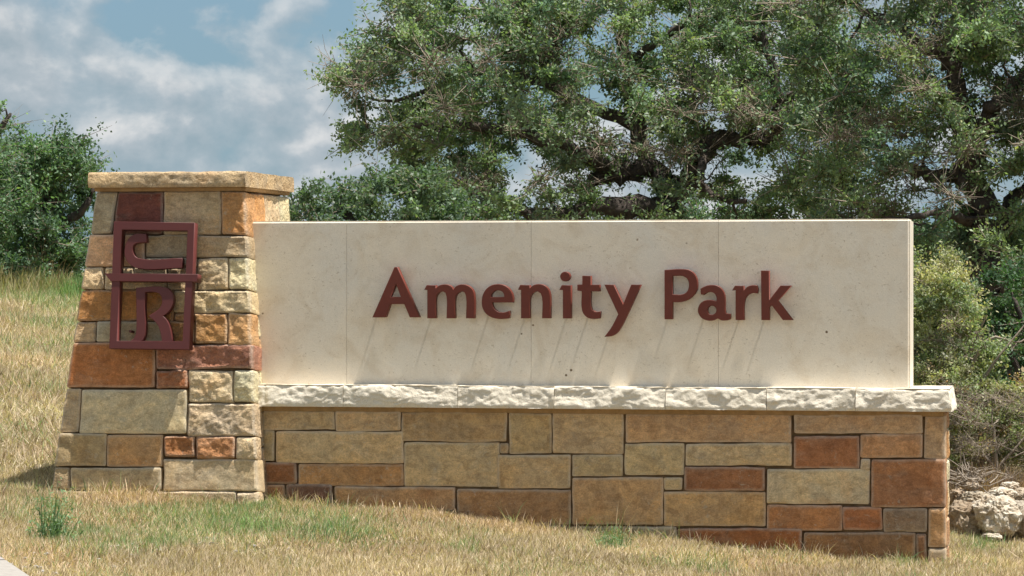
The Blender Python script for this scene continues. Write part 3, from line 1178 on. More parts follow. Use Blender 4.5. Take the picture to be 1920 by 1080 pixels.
G = {
    'A': (690, [[(358, 80), (394, 80), (690, 753), (565, 753), (490, 575), (298, 575), (235, 753), (62, 755)], [(378, 298), (446, 483), (300, 483)]]),
    'm': (690, [[(802, 766), (802, 385), (763, 380), (792, 325), (912, 325), (912, 368), (965, 328), (1045, 314), (1115, 335), (1152, 384), (1195, 335), (1275, 314), (1360, 338), (1412, 392), (1432, 470), (1432, 766),
                 (1325, 766), (1325, 480), (1308, 420), (1272, 400), (1225, 418), (1185, 460), (1172, 510), (1172, 766), (1062, 766), (1062, 480), (1046, 422), (1008, 400), (960, 418), (925, 458), (912, 510), (912, 766)]]),
    'e': (890, [[(515, 553), (232, 553), (240, 600), (275, 655), (335, 690), (400, 693), (470, 670), (462, 765), (395, 775), (305, 773), (225, 752), (150, 700), (107, 625), (97, 545), (110, 460), (150, 385), (220, 330), (300, 311), (385, 322), (452, 362), (497, 425), (515, 500)],
                [(217, 485), (225, 445), (258, 405), (305, 388), (358, 398), (392, 432), (403, 485)]]),
    'n': (890, [[(628, 766), (628, 385), (588, 380), (615, 322), (740, 322), (742, 366), (795, 325), (865, 310), (935, 325), (988, 372), (1012, 440), (1018, 520), (1018, 766), (912, 766), (912, 490), (893, 430), (850, 402), (800, 415), (757, 462), (742, 520), (742, 766)]]),
    'i': (890, [[(1193, 768), (1193, 385), (1147, 383), (1175, 325), (1297, 325), (1297, 768)], ell(1220, 205, 64, 62)]),
    't': (1090, [[(15, 198), (125, 198), (125, 318), (245, 318), (245, 403), (125, 403), (125, 600), (142, 655), (190, 685), (255, 678), (248, 765), (165, 775), (85, 757), (32, 708), (8, 640), (8, 403), (-52, 392), (-52, 318), (15, 318)]]),
    'y': (1090, [[(315, 318), (435, 318), (562, 590), (675, 318), (800, 318), (590, 775), (530, 890), (480, 960), (415, 1003), (316, 1017), (400, 905), (500, 715)]]),
    'P': (1090, [[(1125, 120), (1390, 108), (1465, 125), (1520, 168), (1555, 235), (1566, 310), (1555, 390), (1510, 460), (1440, 515), (1350, 545), (1228, 548), (1228, 779), (1125, 779)],
                 [(1228, 195), (1365, 195), (1422, 225), (1452, 285), (1450, 360), (1420, 420), (1362, 450), (1228, 450)]]),
    'a': (1290, [[(170, 372), (240, 337), (320, 322), (400, 335), (458, 382), (490, 450), (498, 540), (500, 672), (515, 705), (572, 712), (570, 778), (520, 795), (460, 795), (400, 768), (320, 798), (240, 790), (178, 755), (140, 692), (140, 628), (168, 570), (230, 532), (310, 523), (385, 540), (388, 495), (368, 440), (320, 412), (262, 418), (212, 450), (175, 443)],
                 ell(322, 660, 62, 64)]),
    'r': (1290, [[(645, 790), (645, 385), (600, 390), (635, 332), (750, 332), (752, 398), (805, 345), (870, 325), (930, 328), (943, 375), (935, 432), (880, 425), (822, 442), (775, 500), (757, 580), (755, 790)]]),
    'k': (1290, [[(988, 128), (1092, 128), (1095, 528), (1250, 330), (1390, 330), (1212, 530), (1412, 790), (1282, 790), (1128, 585), (1096, 622), (1098, 790), (993, 790)]]),
}
for ch, (ox, loops) in G.items():
    ls = [let_loop(ox, 490, l) for l in loops]
    o = plate('letter', ls, LO_, UX, ZX, -VX, 0.062, wall, M_PAINT, LC)
    kind = 'capital' if ch.isupper() else 'lower case'
    o['label'] = 'maroon %s letter %s' % (kind, ch)
    # two short studs hold each letter off the stone
    us = [p[0] for p in ls[0]]
    zs = [p[1] for p in ls[0]]
    # studs sit on solid strokes: near the lowest left point
    k = int(np.argmin([a + b for a, b in ls[0]]))
    su, sz = ls[0][k][0] + 0.02, ls[0][k][1] + 0.03
    me, c = box_mesh('stud', [W(su + a, b, sz + cc) for cc in (-0.006, 0.006) for a, b in ((-0.006, -0.03), (0.006, -0.03), (0.006, 0.004), (-0.006, 0.004))])
    link('stud', me, M_PAINT, o, c, LC)

# ------------------------------------------------------------------ emblem on the pillar
EO = 0.135
EC = lin((92, 44, 42), 1.0)
eo = PO + PN * EO


def eab(px, py):
    return pil_ab(px, py, EO)


ec = eo + UX * eab(288, 536)[0] + PB * eab(288, 536)[1]
emblem = empty('monogram_emblem', ec, 'dark maroon metal monogram in a two-part rectangular frame mounted on the stone pillar', 'emblem')


def emb(name, loops, depth, back=0.0, smooth=True, label=None):
    ls = []
    for l in loops:
        P = smooth_poly(l) if smooth else l
        ls.append([eab(p[0], p[1]) for p in P])
    o = plate(name, ls, eo - PN * back, UX, PB, PN, depth, emblem, M_PAINT, EC, 0.003, 0.007 if name == 'letter' else 0.0)
    if label:
        o['label'] = label
    return o


emb('frame', [[(214, 415.6), (364.5, 418), (354.8, 655), (205, 653)], [(228.5, 430), (351.8, 431.8), (342.8, 640), (218.8, 639.5)]], 0.085, smooth=False)
emb('crossbar', [[(197, 513), (371, 514.5), (370, 528), (208, 527)]], 0.093, back=-0.006, smooth=False)
o8 = lambda pts: [(190 + x / 8.31, 400 + y / 8.31) for x, y in pts]
o7 = lambda pts: [(190 + x / 7.2, 520 + y / 7.2) for x, y in pts]
emb('letter', [o8([(672, 335), (530, 335), (455, 375), (400, 450), (370, 560), (375, 660), (412, 742), (475, 800), (545, 832), (1235, 830), (1235, 712), (560, 712), (500, 672), (463, 590), (465, 512), (505, 458), (570, 437), (680, 430)])],
    0.06, back=0.012, label='maroon letter J lying on its side in the upper half')
emb('letter', [o7([(475, 152), (855, 150), (915, 190), (948, 265), (942, 350), (905, 430), (850, 485), (796, 515), (855, 570), (895, 650), (940, 870), (828, 870), (805, 740), (765, 635), (715, 570), (655, 520),
                   (740, 468), (800, 410), (826, 340), (818, 255), (780, 200), (700, 178), (570, 184), (562, 400), (566, 770), (545, 832), (480, 868), (425, 880), (405, 862), (450, 820), (472, 760), (480, 500)])],
    0.06, back=0.012, label='maroon letter R standing in the lower half')
for (x, y) in ((222, 428), (357, 430), (213, 645), (348, 646), (300, 486), (245, 445), (240, 620), (262, 560), (315, 625)):
    a, b = eab(x, y)
    p = eo + UX * a + PB * b
    pts = [p + UX * s * 0.008 + PB * t * 0.008 + PN * w for w in (-0.17, -0.05) for s, t in ((-1, -1), (1, -1), (1, 1), (-1, 1))]
    me, c = box_mesh('mounting_stud', pts)
    link('mounting_stud', me, M_PAINT, emblem, c, EC)


# ------------------------------------------------------------------ vegetation generators
def tubes(paths, sides=5, r_scale=1.0):
    """paths: list of (points (n,3), radii (n,)) -> verts, quads"""
    V, Fc = [], []
    base = 0
    for pts, rad in paths:
        pts = np.asarray(pts, float)
        n = len(pts)
        tan = np.gradient(pts, axis=0)
        tan /= np.linalg.norm(tan, axis=1, keepdims=True) + 1e-9
        ref = np.array([0.31, 0.17, 0.93]) if abs(tan[:, 2]).mean() < 0.9 else np.array([1.0, 0.1, 0])
        s = np.cross(tan, ref)
        s /= np.linalg.norm(s, axis=1, keepdims=True) + 1e-9
        t = np.cross(tan, s)
        ang = np.arange(sides) * 2 * np.pi / sides
        ring = pts[:, None, :] + (np.asarray(rad)[:, None, None] * r_scale) * (np.cos(ang)[None, :, None] * s[:, None, :] + np.sin(ang)[None, :, None] * t[:, None, :])
        V.append(ring.reshape(-1, 3))
        i, j = np.meshgrid(np.arange(n - 1), np.arange(sides), indexing='ij')
        a = base + i * sides + j
        b = base + i * sides + (j + 1) % sides
        Fc.append(np.stack([a, b, b + sides, a + sides], -1).reshape(-1, 4))
        base += n * sides
    return np.concatenate(V), np.concatenate(Fc)


def leaf_quads(P, size, aspect, cols, droop=0.0, updir=None):
    """random diamond leaves at P"""
    n = len(P)
    d = rng.normal(size=(n, 3))
    d[:, 2] -= droop
    d /= np.linalg.norm(d, axis=1, keepdims=True)
    # leaf normals favour the sky
    nn = rng.normal(size=(n, 3)) + np.array([0.0, -0.1, 0.9])
    s = np.cross(d, nn)
    s /= np.linalg.norm(s, axis=1, keepdims=True) + 1e-9
    L = (size * rng.uniform(0.65, 1.25, n))[:, None]
    w = L * aspect
    v = np.stack([P, P + d * L * 0.5 + s * w * 0.5, P + d * L, P + d * L * 0.5 - s * w * 0.5], 1)
    f = np.arange(n * 4).reshape(n, 4)
    return v.reshape(-1, 3), f, np.repeat(cols, 4, axis=0)


def inpoly(x, y, poly):
    inside = np.zeros(len(x), bool)
    n = len(poly)
    for i in range(n):
        x0, y0 = poly[i]
        x1, y1 = poly[(i + 1) % n]
        c = ((y0 > y) != (y1 > y)) & (x < (x1 - x0) * (y - y0) / (y1 - y0 + 1e-9) + x0)
        inside ^= c
    return inside


def px2w(px, py, D):
    px, py, D = np.broadcast_arrays(np.asarray(px, float), np.asarray(py, float), np.asarray(D, float))
    return np.stack([(px - CX) / F * D, D, CAMZ + (HY - py) / F * D], -1)


def tree(name, label, cat, D, poly, limbs, nclump, leaves_per, size, aspect, palette, depth=2.2, holes=(), rad=0.36,
         flat=0.6, dead=0.1, trunk_r=0.2, group=None, twig_r=0.006, bark=None, seed=1, crown_name='crown', nt=9, dead_zone=None):
    """a tree or shrub: limbs are lists of (px, py, depth offset, radius); the crown's volume is filled with leafy twig clumps"""
    global rng
    keep = rng
    rng = np.random.default_rng(seed)
    poly = [tuple(p) for p in poly]
    xs = [p[0] for p in poly]
    ys = [p[1] for p in poly]
    cx = (min(xs) + max(xs)) / 2
    hw = (max(xs) - min(xs)) / 2
    C = []
    tries = 0
    while len(C) < nclump and tries < 200:
        tries += 1
        x = rng.uniform(min(xs), max(xs), 400)
        y = rng.uniform(min(ys), max(ys), 400)
        ok = inpoly(x, y, poly)
        for (hx, hy, rx, ry) in holes:
            ok &= ((x - hx) / rx) ** 2 + ((y - hy) / ry) ** 2 > 1
        for a, b in zip(x[ok], y[ok]):
            t = 1 - 0.6 * abs((a - cx) / hw) ** 2
            dd = np.clip(rng.normal(0, 0.5), -1, 1) * depth * t
            C.append((a, b, dd))
            if len(C) >= nclump:
                break
    C = np.array(C)
    ctr = px2w(C[:, 0], C[:, 1], D)
    # move along depth keeping the place in the crown (true position in space)
    ctr[:, 1] += C[:, 2]
    # skeleton
    paths = []
    nodes = []
    nrad = []
    for lb in limbs:
        pts = np.array([px2w(x, y, D + o) for x, y, o, r in lb])
        rr = np.array([r for *_, r in lb])
        t = np.linspace(0, len(pts) - 1, (len(pts) - 1) * 6 + 1)
        i0 = np.clip(t.astype(int), 0, len(pts) - 2)
        fr = (t - i0)[:, None]
        pm = pts[np.clip(i0 - 1, 0, None)]
        p0 = pts[i0]
        p1 = pts[i0 + 1]
        p2 = pts[np.clip(i0 + 2, None, len(pts) - 1)]
        q = 0.5 * (2 * p0 + (p1 - pm) * fr + (2 * pm - 5 * p0 + 4 * p1 - p2) * fr ** 2 + (3 * p0 - pm - 3 * p1 + p2) * fr ** 3)
        r = np.interp(t, np.arange(len(pts)), rr)
        q[1:-1] += rng.normal(0, 1, (len(q) - 2, 3)) * r[1:-1, None] * 0.28
        r = r * (1 + rng.normal(0, 0.08, len(r)))
        paths.append((q, r))
        nodes.append(q)
        nrad.append(r)
    nodes = np.concatenate(nodes)
    nrad = np.concatenate(nrad)
    thin = []
    order = np.argsort([np.min(np.linalg.norm(nodes - c, axis=1)) for c in ctr])
    for i in order:
        c = ctr[i]
        d = np.linalg.norm(nodes - c, axis=1)
        k = int(np.argmin(d + 0.15 * (nodes[:, 2] > c[2])))
        a = nodes[k]
        n = 4
        t = np.linspace(0, 1, n + 1)[:, None]
        q = a + (c - a) * t
        L = np.linalg.norm(c - a)
        q[1:-1] += rng.normal(0, 1, (n - 1, 3)) * L * 0.09
        q[1:-1, 2] += L * 0.05
        r0 = min(nrad[k] * 0.62, 0.012 + 0.02 * L)
        r = np.linspace(r0, max(0.004, r0 * 0.45), n + 1)
        thin.append((q, r))
        nodes = np.vstack([nodes, q[2:]])
        nrad = np.concatenate([nrad, r[2:]])
    # clumps of twigs and leaves
    tw = []
    P, Cc, DP = [], [], []
    pal_ = np.array(palette, float) * LEAF_K
    pal_ = pal_ * 0.80 + pal_.mean(axis=1, keepdims=True) * 0.20
    for c, (a, b, dd) in zip(ctr, C):
        is_dead = rng.random() < dead
        if dead_zone is not None:
            for (zx, zy, zr) in dead_zone:
                if (a - zx) ** 2 + (b - zy) ** 2 < zr ** 2 and rng.random() < 0.6:
                    is_dead = True
        # keep clumps inside the outline
        rr = rad * rng.uniform(0.55, 1.3)
        base = pal_[rng.integers(len(pal_))]
        bshade = base * rng.uniform(0.78, 1.25)
        m = nt if not is_dead else int(nt * 2.3)
        dirs = rng.normal(size=(m, 3))
        dirs /= np.linalg.norm(dirs, axis=1, keepdims=True)
        dirs[:, 2] = dirs[:, 2] * flat + 0.12
        for dv in dirs:
            L = rr * rng.uniform(0.5, 1.15)
            bend = rng.normal(0, 0.22, 3) * L
            p1 = c + dv * L * 0.5 + bend * 0.5
            p2 = c + dv * L + bend
            tw.append((np.array([c, p1, p2]), np.array([twig_r, twig_r * 0.7, twig_r * 0.3]) * (1.0 if not is_dead else 0.8)))
            if is_dead:
                for _ in range(2):
                    e = p1 + rng.normal(0, 0.35, 3) * L
                    tw.append((np.array([p1, (p1 + e) / 2 + rng.normal(0, 0.06, 3) * L, e]), np.array([twig_r * .5, twig_r * .4, twig_r * .2])))
                nl = int(leaves_per / nt * 0.12)
            else:
                nl = int(leaves_per / nt)
            if nl < 1:
                continue
            t = rng.uniform(0.12, 1.02, nl)[:, None]
            q = (1 - t) ** 2 * c + 2 * t * (1 - t) * p1 + t * t * p2
            q = q + rng.normal(0, 0.10 * rr, (nl, 3)) * (0.5 + t * 0.7)
            P.append(q)
            Cc.append(np.tile(bshade, (nl, 1)) * rng.uniform(0.75, 1.3, (nl, 1)))
    P = np.concatenate(P)
    Cc = np.concatenate(Cc)
    stray = rng.random(len(P)) < 0.05
    Cc[stray] = Cc[stray] * np.array([1.5, 1.2, 0.9])
    gy = float(gz(ctr[:, 0].mean(), D))
    base_pt = Vector(tuple(nodes[0])) if limbs else Vector((ctr[:, 0].mean(), D, gy))
    base_pt.z = float(gz(base_pt.x, base_pt.y))
    root = empty(name, base_pt, label, cat, group)
    off = np.array(base_pt)
    v, f = tubes(paths, 8)
    tr = link('trunk', fast_mesh('trunk', v - off, f, smooth=True), bark or M_BARK, root, base_pt)
    v, f = tubes(thin, 5)
    tag(link('branches', fast_mesh('branches', v - off, f, smooth=True), bark or M_BARK, root, base_pt), kind='stuff')
    v, f = tubes(tw, 3)
    tag(link('twigs', fast_mesh('twigs', v - off, f), M_TWIG, root, base_pt), kind='stuff')
    v, f, cc = leaf_quads(P, size, aspect, Cc, droop=0.2)
    link(crown_name, fast_mesh(crown_name, v - off, f, cc), M_LEAF, root, base_pt)
    rng = keep
    return root


LEAF_K = 2.7
OAK = [(0.055, 0.092, 0.048), (0.050, 0.090, 0.052), (0.068, 0.108, 0.048), (0.066, 0.094, 0.055), (0.080, 0.116, 0.052)]

# main live oak behind the panel
tree('oak_tree', 'wide spreading live oak with dark twisting limbs rising behind the middle of the panel', 'tree', 36.0,
     [(742, -130), (735, 20), (700, 60), (672, 92), (652, 120), (650, 165), (622, 195), (628, 235), (645, 262), (628, 300),
      (668, 292), (700, 268), (745, 268), (760, 330), (760, 470), (1560, 470), (1620, 300), (1600, 100), (1500, -130)],
     [[(1262, 760, 0, .26), (1255, 600, 0, .23), (1250, 470, 0, .21), (1247, 395, 0, .19)],
      [(1247, 395, 0, .16), (1190, 388, -.3, .14), (1120, 392, -.5, .11), (1050, 405, -.7, .08), (960, 395, -.9, .05)],
      [(1247, 395, 0, .15), (1255, 350, .1, .14), (1215, 322, .2, .12), (1160, 326, .2, .10), (1118, 338, .1, .09), (1104, 372, 0, .05)],
      [(1250, 400, 0, .14), (1290, 330, -.2, .12), (1330, 272, -.3, .11), (1400, 262, -.4, .10), (1450, 250, -.4, .08), (1455, 170, -.5, .06), (1430, 60, -.5, .04)],
      [(1215, 322, .2, .11), (1195, 240, .5, .10), (1172, 120, .6, .08), (1165, 10, .6, .06), (1150, -90, .6, .03)],
      [(1160, 326, .2, .09), (1060, 275, -.5, .08), (960, 245, -.8, .06), (850, 236, -.8, .045), (760, 236, -.7, .035), (705, 248, -.7, .025), (655, 285, -.7, .012)],
      [(1195, 240, .5, .08), (1060, 175, .2, .07), (940, 135, 0, .05), (840, 155, -.1, .035), (740, 190, -.2, .02), (680, 180, -.2, .01)],
      [(1330, 272, -.3, .07), (1310, 330, -.9, .05), (1345, 370, -1.1, .04), (1400, 378, -1.2, .03)],
      [(1060, 175, .2, .06), (980, 70, .6, .05), (900, 0, .9, .03), (840, -70, 1.0, .02)],
      [(1172, 120, .6, .06), (1260, 60, .3, .045), (1350, 0, 0, .03), (1400, -80, 0, .02)]],
     540, 460, 0.056, 0.50, OAK, depth=2.6, rad=0.42,
     holes=[(722, 232, 30, 26), (865, 128, 34, 14), (1240, 45, 34, 40), (1085, 82, 26, 20), (1180, 355, 62, 30), (1392, 300, 30, 18), (1312, 330, 20, 18),
            (1015, 120, 24, 14), (1075, 265, 26, 20), (1130, 20, 14, 20), (1200, 402, 60, 14)],
     dead=0.17, nt=11, twig_r=0.0085, seed=11, dead_zone=[(1430, 215, 80), (1290, 300, 60), (1180, 280, 60), (1060, 90, 40)])

tree('oak_tree', 'live oak with an upright dark trunk and mossy grey twigs at the right edge', 'tree', 32.5,
     [(1500, -150), (1470, 60), (1500, 200), (1480, 330), (1530, 440), (1700, 440), (1740, 500), (1800, 530), (2150, 560), (2250, 200), (2150, -150)],
     [[(1905, 900, .2, .24), (1870, 640, .1, .20), (1842, 480, 0, .17), (1825, 380, 0, .15), (1820, 290, 0, .14)],
      [(1820, 290, 0, .12), (1795, 220, 0, .11), (1785, 130, 0, .09), (1720, 75, -.2, .07), (1650, 35, -.3, .05), (1590, 5, -.3, .035), (1520, -20, -.3, .02)],
      [(1820, 290, 0, .10), (1850, 215, -.2, .08), (1895, 170, -.3, .07), (1960, 90, -.3, .05), (2030, -20, -.3, .03)],
      [(1825, 320, 0, .09), (1760, 330, .4, .08), (1700, 315, .5, .06), (1650, 275, .6, .05), (1580, 270, .7, .03)],
      [(1842, 480, 0, .09), (1900, 380, .4, .08), (1960, 330, .5, .06), (2060, 300, .6, .04)],
      [(1785, 130, 0, .06), (1790, 40, .4, .05), (1830, -60, .6, .03)],
      [(1830, 420, 0, .06), (1770, 400, -.7, .045), (1700, 410, -1.0, .03)]],
     450, 450, 0.053, 0.50, OAK + [(0.085, 0.12, 0.05)], depth=2.2, rad=0.40,
     holes=[(1600, 45, 50, 24), (1880, 120, 18, 24), (1700, 350, 34, 26), (1910, 340, 14, 22)],
     dead=0.20, nt=11, twig_r=0.0085, seed=23, dead_zone=[(1850, 210, 90), (1740, 330, 70), (1640, 240, 60), (1700, 100, 60)])

tree('small_tree', 'low bushy bright green tree between the pillar and the big oak', 'tree', 31.0,
     [(550, 560), (550, 390), (570, 365), (610, 355), (650, 340), (690, 325), (740, 320), (790, 330), (870, 360), (900, 560)],
     [[(690, 720, 0, .10), (688, 600, 0, .09), (680, 480, 0, .08), (650, 400, 0, .05), (640, 350, 0, .03)],
      [(688, 500, 0, .06), (600, 430, .2, .04), (560, 380, .2, .02)], [(684, 500, 0, .06), (750, 420, -.2, .04), (780, 360, -.2, .02)]],
     110, 420, 0.050, 0.55, [(0.036, 0.064, 0.032), (0.044, 0.074, 0.036), (0.030, 0.054, 0.030)], depth=1.1, rad=0.30, dead=0.04, seed=31, twig_r=0.005)

tree('oak_tree', 'round deep green oak on the rise behind the left side of the pillar', 'tree', 44.0,
     [(-140, 560), (-150, 320), (-40, 262), (40, 250), (80, 282), (110, 262), (135, 264), (145, 290), (158, 310), (166, 340), (160, 390), (160, 540), (120, 560)],
     [[(70, 560, 0, .20), (72, 500, 0, .18), (75, 430, 0, .15), (110, 340, 0, .09), (140, 270, 0, .04)],
      [(75, 440, 0, .11), (10, 370, .3, .08), (-60, 330, .4, .04)], [(75, 440, 0, .09), (150, 400, -.4, .06), (180, 340, -.4, .03)]],
     230, 420, 0.064, 0.52, [(0.038, 0.076, 0.034), (0.046, 0.088, 0.038), (0.030, 0.060, 0.030)], depth=2.4, rad=0.46, dead=0.05, seed=41, twig_r=0.007)
tree('thin_oak', 'thin crowned taller oak with bare twigs at the far left edge', 'tree', 47.0,
     [(-200, 520), (-210, 200), (-60, 190), (0, 200), (15, 222), (22, 240), (45, 280), (60, 330), (50, 520)],
     [[(-40, 560, 0, .18), (-35, 430, 0, .14), (-20, 320, 0, .09), (0, 250, 0, .05), (20, 212, 0, .02)],
      [(-35, 400, 0, .09), (-90, 310, .3, .06), (-140, 250, .3, .03)], [(-25, 350, 0, .07), (40, 300, -.3, .05), (75, 275, -.3, .02)]],
     80, 260, 0.070, 0.5, [(0.060, 0.105, 0.045), (0.075, 0.120, 0.050)], depth=1.8, rad=0.42, dead=0.3, seed=43, twig_r=0.007)

# shrubs beyond the right end of the wall
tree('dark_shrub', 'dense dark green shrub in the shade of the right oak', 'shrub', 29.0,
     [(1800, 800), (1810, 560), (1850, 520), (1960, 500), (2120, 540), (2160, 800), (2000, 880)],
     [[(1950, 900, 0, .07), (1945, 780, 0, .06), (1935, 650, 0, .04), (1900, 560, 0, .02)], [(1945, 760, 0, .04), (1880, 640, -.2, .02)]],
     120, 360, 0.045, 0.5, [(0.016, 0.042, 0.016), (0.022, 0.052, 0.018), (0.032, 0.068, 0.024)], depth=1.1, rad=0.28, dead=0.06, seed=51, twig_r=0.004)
tree('pale_shrub', 'loose yellow-green shrub with pale bare twigs just right of the panel', 'shrub', 26.5,
     [(1640, 900), (1650, 500), (1720, 478), (1770, 482), (1800, 520), (1850, 560), (1840, 620), (1870, 690), (1850, 760), (1780, 820)],
     [[(1760, 940, 0, .035), (1757, 800, 0, .03), (1745, 650, 0, .02), (1740, 520, 0, .01)], [(1757, 800, 0, .02), (1810, 680, -.1, .015), (1850, 590, -.2, .006)],
      [(1757, 760, 0, .02), (1700, 620, .1, .012), (1690, 540, .1, .006)], [(1758, 860, 0, .02), (1840, 650, -.4, .014), (1915, 640, -.4, .008), (1960, 590, -.4, .005)],
      [(1758, 850, 0, .018), (1850, 700, -.4, .012), (1930, 600, -.4, .006)]],
     260, 330, 0.034, 0.5, [(0.130, 0.142, 0.064), (0.098, 0.126, 0.056), (0.160, 0.152, 0.075), (0.080, 0.108, 0.050)], depth=0.8, rad=0.20, dead=0.18, seed=53, twig_r=0.0035, bark=M_TWIG)
tree('rusty_shrub', 'small shrub of mixed yellow, rust and green leaves beside the coping end', 'shrub', 25.6,
     [(1700, 940), (1710, 690), (1790, 668), (1880, 700), (1980, 740), (2020, 880), (1800, 880)],
     [[(1840, 980, 0, .025), (1838, 850, 0, .02), (1830, 740, 0, .01)], [(1838, 860, 0, .015), (1900, 780, 0, .007)], [(1838, 860, 0, .015), (1770, 740, 0, .007)]],
     190, 260, 0.030, 0.5, [(0.14, 0.145, 0.060), (0.11, 0.13, 0.055), (0.17, 0.11, 0.050), (0.095, 0.11, 0.05), (0.08, 0.08, 0.04)], depth=0.5, rad=0.17, dead=0.25, seed=57, twig_r=0.003, bark=M_TWIG)
tree('bare_shrub', 'tangle of bare grey twigs low behind the boulders', 'shrub', 25.1,
     [(1770, 900), (1775, 760), (1850, 735), (1960, 770), (2050, 800), (2050, 900)],
     [[(1870, 960, 0, .02), (1868, 860, 0, .015), (1860, 790, 0, .008)], [(1868, 880, 0, .012), (1930, 810, 0, .006)], [(1868, 880, 0, .012), (1810, 810, 0, .006)]],
     42, 90, 0.026, 0.5, [(0.14, 0.12, 0.06), (0.09, 0.11, 0.045)], depth=0.35, rad=0.19, dead=0.75, seed=59, twig_r=0.0032, bark=M_TWIG)


tree('thicket', 'dark evergreen thicket closing the view behind the shrubs on the right', 'thicket', 41.0,
     [(1450, 640), (1450, 440), (1560, 425), (1700, 440), (1850, 420), (2050, 440), (2300, 400), (2500, 430), (2500, 640)],
     [[(1700, 680, 0, .09), (1702, 600, 0, .08), (1710, 500, 0, .05)], [(1900, 680, .3, .09), (1903, 600, .3, .08), (1890, 500, .3, .05)],
      [(2150, 680, -.3, .09), (2153, 600, -.3, .08), (2160, 500, -.3, .05)], [(2380, 680, 0, .09), (2382, 600, 0, .08), (2370, 500, 0, .05)]],
     330, 330, 0.075, 0.55, [(0.030, 0.062, 0.026), (0.036, 0.070, 0.030), (0.045, 0.080, 0.035)], depth=1.6, rad=0.5, dead=0.05, seed=61, twig_r=0.007)


# ------------------------------------------------------------------ boulders
def mat_boulder():
    m, nt, b = new_mat('weathered_boulder')
    k = NB(nt)
    p = k.n('ShaderNodeNewGeometry').outputs['Position']
    oi = k.n('ShaderNodeObjectInfo')
    c = k.mix(k.ramp(k.noise(p, 9, 6, 0.7, 0.5), [(0.4, 0.0), (0.65, 1.0)]), oi.outputs['Color'], k.mix(1.0, oi.outputs['Color'], (0.62, 0.52, 0.42), 'MULTIPLY'))
    c = k.mix(1.0, c, k.ramp(k.noise(p, 55, 5, 0.8), [(0.28, 0.55), (0.6, 1.15)]), 'MULTIPLY')
    k.put(b.inputs['Base Color'], c)
    b.inputs['Roughness'].default_value = 0.95
    k.put(b.inputs['Normal'], k.bump(k.noise(p, 35, 8, 0.75), 0.9, 0.02))
    return m


M_BOULDER = mat_boulder()


def boulder(px, py, D, w, h, d, col, label, seed, rot=0.0):
    p = Vector(tuple(px2w(px, py + 6, D)))
    w, h, d = w * 1.04, h * 1.08, d * 1.05
    bm = bmesh.new()
    bmesh.ops.create_icosphere(bm, subdivisions=5, radius=1.0)
    so = Vector((seed * 3.1, seed, seed * 1.7))
    for v in bm.verts:
        n = v.co.normalized()
        c = mnoise.voronoi(n * 1.3 + so)[0]
        c2 = mnoise.voronoi(n * 3.1 + so)[0]
        r = 0.76 + 0.32 * (c[1] - c[0]) + 0.12 * (c2[1] - c2[0]) + 0.16 * mnoise.noise(n * 1.6 + so) + 0.09 * fbm(n * 5 + so) + 0.05 * fbm(n * 14 + so)
        q = n * r
        # squared off
        q = Vector([math.copysign(abs(t) ** 0.8, t) for t in q])
        v.co = Vector((q.x * w / 2, q.y * d / 2, q.z * h / 2))
        v.co.rotate(__import__('mathutils').Euler((0, rot, seed)))
    me = bpy.data.meshes.new('boulder')
    bm.to_mesh(me)
    bm.free()
    for q in me.polygons:
        q.use_smooth = True
    sharpen(me, 30)
    o = link('boulder', me, M_BOULDER, None, p, col)
    return tag(o, label, 'boulder', 'limestone boulders piled beyond the end of the wall')


WH = (0.74, 0.68, 0.57)
BT = (0.40, 0.32, 0.23)
boulder(1866, 962, 24.1, 0.44, 0.34, 0.36, WH, 'largest white pitted boulder in front of the pile', 2.0)
boulder(1812, 968, 24.2, 0.34, 0.30, 0.34, BT, 'brown boulder low against the end of the wall', 3.3)
boulder(1828, 930, 24.35, 0.22, 0.13, 0.24, (0.50, 0.44, 0.34), 'small flat topped rock on the brown boulder', 4.1, 0.05)
boulder(1876, 922, 24.5, 0.30, 0.11, 0.26, WH, 'long thin slab of rock lying behind the white boulder', 5.2, -0.08)
boulder(1922, 968, 24.25, 0.34, 0.30, 0.34, (0.50, 0.44, 0.35), 'grey-tan boulder cut by the right edge of the picture', 6.7)
boulder(1925, 928, 24.55, 0.28, 0.16, 0.26, (0.48, 0.40, 0.30), 'upper rock of the pile at the right edge', 7.9)
boulder(1860, 1001, 23.9, 0.18, 0.06, 0.14, WH, 'low flat white stone in the grass before the pile', 8.4)
boulder(1798, 925, 24.6, 0.16, 0.14, 0.2, (0.46, 0.36, 0.26), 'small tan rock tucked behind the wall corner', 9.3)
boulder(1822, 905, 24.55, 0.12, 0.07, 0.12, (0.56, 0.48, 0.38), 'small tan stone perched left on top of the pile', 10.2)
boulder(1893, 905, 24.7, 0.16, 0.07, 0.14, WH, 'small pale stone perched right on top of the pile', 11.6)
boulder(1843, 944, 24.15, 0.10, 0.06, 0.10, (0.52, 0.42, 0.30), 'fist sized stone wedged left of the white boulder', 12.9)


